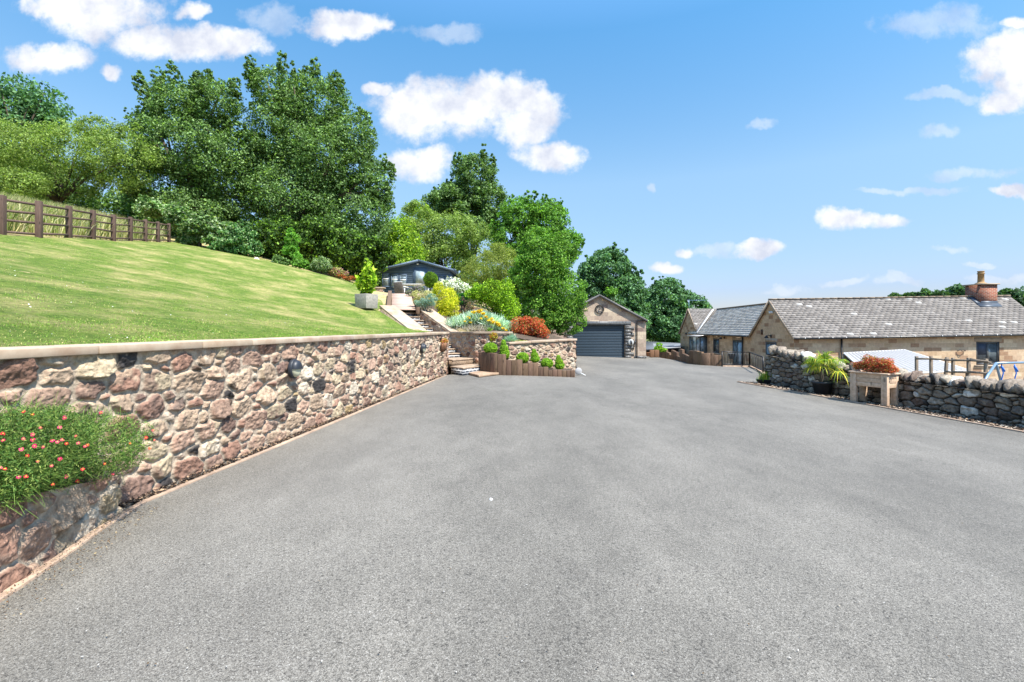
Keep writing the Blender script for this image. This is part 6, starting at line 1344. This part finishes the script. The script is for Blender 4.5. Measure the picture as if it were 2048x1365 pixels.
# wooden table planter with red shrub
def table_planter():
    a = G(1700,804); f = G(1774,815); s = f[1]/F
    # plan frame: long side from left leg to front-right leg; short side from there back to the right
    ex = (f[:2]-a[:2]); W = np.linalg.norm(ex)*1.0; ex = ex/np.linalg.norm(ex); ey = np.array((-ex[1], ex[0])); D = .46
    zb = min(a[2], f[2]); t = thing('table_planter', 'raised weathered wooden trough on four legs against the dry stone wall', 'planter', (*((a+f)/2)[:2], zb))
    ztop = EYE+(HY-749)/F*f[1]; zbot = ztop-.33
    q = lambda u, v: f[:2]-ex*(W-u)+ey*v
    def bx(u0, u1, v0, v1, z0, z1, name, tint=1.0):
        mb = MB(); P_ = [q(u0, v0), q(u1, v0), q(u1, v1), q(u0, v1)]; mb.hexa([(*x, z0) for x in P_]+[(*x, z1) for x in P_], (tint, tint*.98, tint*.95)); mb.build(name, TABLEW, t, bevel=.005)
    for (u, v) in ((0, 0), (W-.13, 0), (.0, D-.1), (W-.13, D-.1)):
        bx(u, u+.045, v, v+.1, float(zb), ztop-.02, 'leg', random.uniform(.9, 1.1)); bx(u+.048, u+.13, v-.0, v+.1, float(zb), ztop-.025, 'leg_board', random.uniform(.9, 1.1))
    for k in range(3):
        z0 = zbot+k*.104; tt = random.uniform(.9, 1.1); bx(.13, W-.13, .02, .045, z0, z0+.10, 'side_board', tt); bx(.13, W-.13, D-.045, D-.02, z0, z0+.10, 'side_board', tt); bx(W-.03, W-.005, .1, D-.1, z0, z0+.10, 'end_board', tt*.9); bx(.005, .03, .1, D-.1, z0, z0+.10, 'end_board', tt)
    for (u0, u1, v0, v1) in ((-.03, W+.03, -.02, .06), (-.03, W+.03, D-.06, D+.02), (-.03, .05, .06, D-.06), (W-.05, W+.03, .06, D-.06)): bx(u0, u1, v0, v1, ztop-.02, ztop+.012, 'rim_board', 1.05)
    bx(.04, W-.04, .05, D-.05, zbot+.02, ztop-.05, 'soil', .25)
    c = q(W/2, D/2); n = thing('red_shrub', 'rust red leaved bushy plant growing in the wooden trough', 'shrub', (*c, ztop))
    e = []
    for u, hh, r in ((.10, .17, .17), (.34, .26, .20), (.58, .24, .20), (.82, .24, .19), (.98, .13, .16), (.46, .12, .24), (.75, .10, .22)): cc = q(W*u, D*.5); e.append((*cc, ztop+hh*.85, r, .2, hh*.72))
    foliage('foliage', e, n, 210, 9000, .042, [S(206,96,72,.9), S(186,110,70,.85), S(170,140,74,.85), S(216,136,104,.9), S(186,66,62,.9), S(150,150,84,.85)], LEAF, .4, .3, 70, .3, .3)
    mb = MB(); rr = random.Random(3)
    for k in range(16): b0 = q(W*rr.uniform(.15,.85), D*.5); mb.tube([(*b0, ztop-.05), (b0[0]+rr.uniform(-.15,.15), b0[1]+rr.uniform(-.1,.1), ztop+rr.uniform(.15,.34))], [.006,.003], 5)
    mb.build('stem', BARK, n)
table_planter()
# ---------------------------------------------------------------- yard behind the wall: canopy, rustic fence, swing
cn = thing('sheet_canopy', 'corrugated pale metal canopy roof behind the dry stone wall', 'canopy', (14.5, 19, -1.45))
q00, q10, q01, q11 = P(1688,707,20.5), P(1809,700.5,21.2), P(1740,752,15.8), P(1936,741,17.0)
V = []; nu, nv = 240, 8
for i in range(nu+1):
    s = i/nu
    for j in range(nv+1): t_ = j/nv; c = (q00*(1-s)+q10*s)*(1-t_)+(q01*(1-s)+q11*s)*t_; V.append(c+np.array((0,0,.045*abs(math.sin(s*19*math.pi)))))
i = (np.arange(nu)[:, None]*(nv+1)+np.arange(nv)[None]).ravel(); cs = np.ones((len(V), 3))
raw('roof_sheet', np.array(V), np.stack((i, i+nv+1, i+nv+2, i+1), 1), ZINC, cn, smooth=True)
mb = MB(); mb.bar(q00, q10, .06, .06); mb.bar(q10, q11, .05, .05); mb.bar(q00, q01, .05, .05); mb.bar(q01, q11, .05, .05); mb.build('edge_trim', WHITE, cn)
mb = MB()
for c in (q00, q10, q01, q11, (q00+q10)/2): mb.box(c[0]-.05, c[0]+.05, c[1]-.05, c[1]+.05, -1.45, c[2]-.03)
mb.build('posts', OLDW, cn)
mb = MB(); mb.add([(q00[0],20.6,-1.4),(q10[0],21.2,-1.4),(q10[0],21.2,q10[2]-.05),(q00[0],20.6,q00[2]-.05)], [(0,1,2,3)]); mb.build('back_panel', DARKP, cn)
rf = thing('rustic_fence', 'leaning weathered grey post and rail fence just behind the dry stone wall', 'fence', (12, 13, -.8))
rp = [(1833,713,744,14.6),(1862,713,746,14.3),(1891,715,750,14.0),(1906,716,752,13.8),(1937,716,755,13.4),(1972,718,760,13.0)]
pv = []
for k, (x, t_, b_, Y) in enumerate(rp):
    top = P(x+(3 if k in (2,) else 0), t_, Y); bot = P(x-(2 if k in (2, 5) else 0), b_+25, Y); mb = MB(); mb.bar(bot, top, .075, .06, (1,1,1), up=(0,1,0)); mb.build('post', OLDW, rf, bevel=.008); pv.append((top, bot))
for k in range(5):
    for d_, e_ in ((5, 0), (28, 4)):
        if d_ == 28 and k < 2: continue
        a = P(rp[k][0]-3, rp[k][1]+d_, rp[k][3]-.07); b_ = P(rp[k+1][0]+4, rp[k+1][1]+d_+e_*.3, rp[k+1][3]-.07); mb = MB(); mb.bar(a, b_, .03, .055, (1.05,1.05,1.05)); mb.build('rail', OLDW, rf)
a = P(1826,716,14.65); mb = MB(); mb.bar(P(1940,718.5,13.3), P(1982,726,12.9), .03, .05); mb.build('rail', OLDW, rf)
swg = thing('swing_frame', 'pale blue metal swing frame showing above the wall at far right', 'swing', (14, 13.5, -1.45))
Y = 13.2; A0 = P(1992,727,Y); A1 = P(2065,725,Y+1.0)
for nm, pts in (('top_bar', [A0, A1]), ('frame_leg', [A0, P(1976,750,Y-.5), P(1940,815,Y-1.0)]), ('frame_leg', [A0, P(2000,757,Y+.3), P(2010,815,Y+.5)]), ('frame_leg', [A1, P(2078,752,Y), P(2095,815,Y-.3)]), ('frame_leg', [A1, P(2050,757,Y+1.5), P(2040,815,Y+2.0)])):
    mb = MB(); mb.tube(pts, .03, 10); mb.build(nm, TUBEM, swg, smooth=True)
for x in (2003, 2029):
    mb = MB(); c = P(x, 729, Y+.2); mb.tube([c, c-[0,0,.1], c+np.array((.05,0,-.24)), c+np.array((-.02,0,-.5)), c+np.array((.0,0,-1.0))], .016, 6); mb.tube([c-[0,0,.06], c+np.array((.08,0,-.2))], .03, 6); mb.build('swing_hanger', BLUEPL, swg)
# ---------------------------------------------------------------- distant wooded hill on the right
far = [(1790,594,14,6,170),(1820,592,16,7,170),(1850,590,22,10,160),(1915,583,26,15,150),(1880,590,18,9,150),(1960,590,24,14,160),(2030,600,26,26,140),(2015,620,24,26,130),(2060,600,40,30,150),(2035,645,30,26,110),(2010,590,14,12,180)]
lab = ['tiny far tree just above the roof ridge, leftmost','small far tree above the ridge, second from left','far round tree above the ridge, left of the tall one','tallest far tree left of the chimney','low far tree filling between the round one and the tallest','far tree partly hidden behind the chimney','pale far tree right of the chimney','darker far tree at the roof end','large far tree at the right edge','near bushy tree below the far trees at right edge','thin crowned far tree just right of the chimney']
for k, (x, y, rx, ry, Y) in enumerate(far):
    e = [(x, y, rx*.7, ry), (x-rx*.5, y+ry*.3, rx*.5, ry*.7), (x+rx*.5, y+ry*.25, rx*.5, ry*.75), (x, y+ry*1.3, rx, ry)]
    tree(lab[k], 'tree', Y, e, x, 3000, .0085*Y, [S(84,118,80,.8), S(104,136,96,.8), S(70,100,66,.75)], 300+k, .3, 'far trees beyond the roof', base=-1.7, nl=4, nsub=30)
mb = MB(); V = []; nx = 40
for i in range(nx+1):
    x = 60+i*14; 
    for j in range(5): yy = 150+j*60; V.append((x, yy, -1.8+(j/4)*(10+6*vnoise(x*.02, 0, 5))))
mb.add(V, [(i*5+j, (i+1)*5+j, (i+1)*5+j+1, i*5+j+1) for i in range(nx) for j in range(4)]); tag(mb.build('far_hill', GRND, smooth=True), kind='structure')
# wooded backdrop mass on the left bank beyond the named trees
def woods():
    rng = np.random.RandomState(55); e = []
    for k in range(26):
        x = -62+k*2.9; Y = 50+rng.uniform(-3, 5); z = hz(x, Y); e.append((x, Y, z+2.2, 3.2, 2.5, 3.2+rng.rand()))
    n = 52000; o = foliage('far_woodland', e, None, 56, n, .42, GD, LEAF, .6, .3, 40, .7, .3, .3); tag(o, kind='stuff')
woods()
def under():
    rng = np.random.RandomState(57); e = []
    path = [(-52,24),(-42,30),(-34,36),(-26,38.5),(-17,38),(-11,37.5),(-8,41),(-3,41),(1,40)]
    for k in range(60):
        t = k/59*(len(path)-1); i = min(int(t), len(path)-2); f = t-i; x = path[i][0]*(1-f)+path[i+1][0]*f+rng.normal(0,.6); y = path[i][1]*(1-f)+path[i+1][1]*f+rng.uniform(0,3); e.append((x, y, hz(x, y)+1.0, 1.9, 1.6, rng.uniform(1.5, 2.6)))
    o = foliage('undergrowth', e, None, 58, 60000, .26, GD, LEAF, .6, .3, 40, .7, .3, .3); tag(o, kind='stuff')
under()
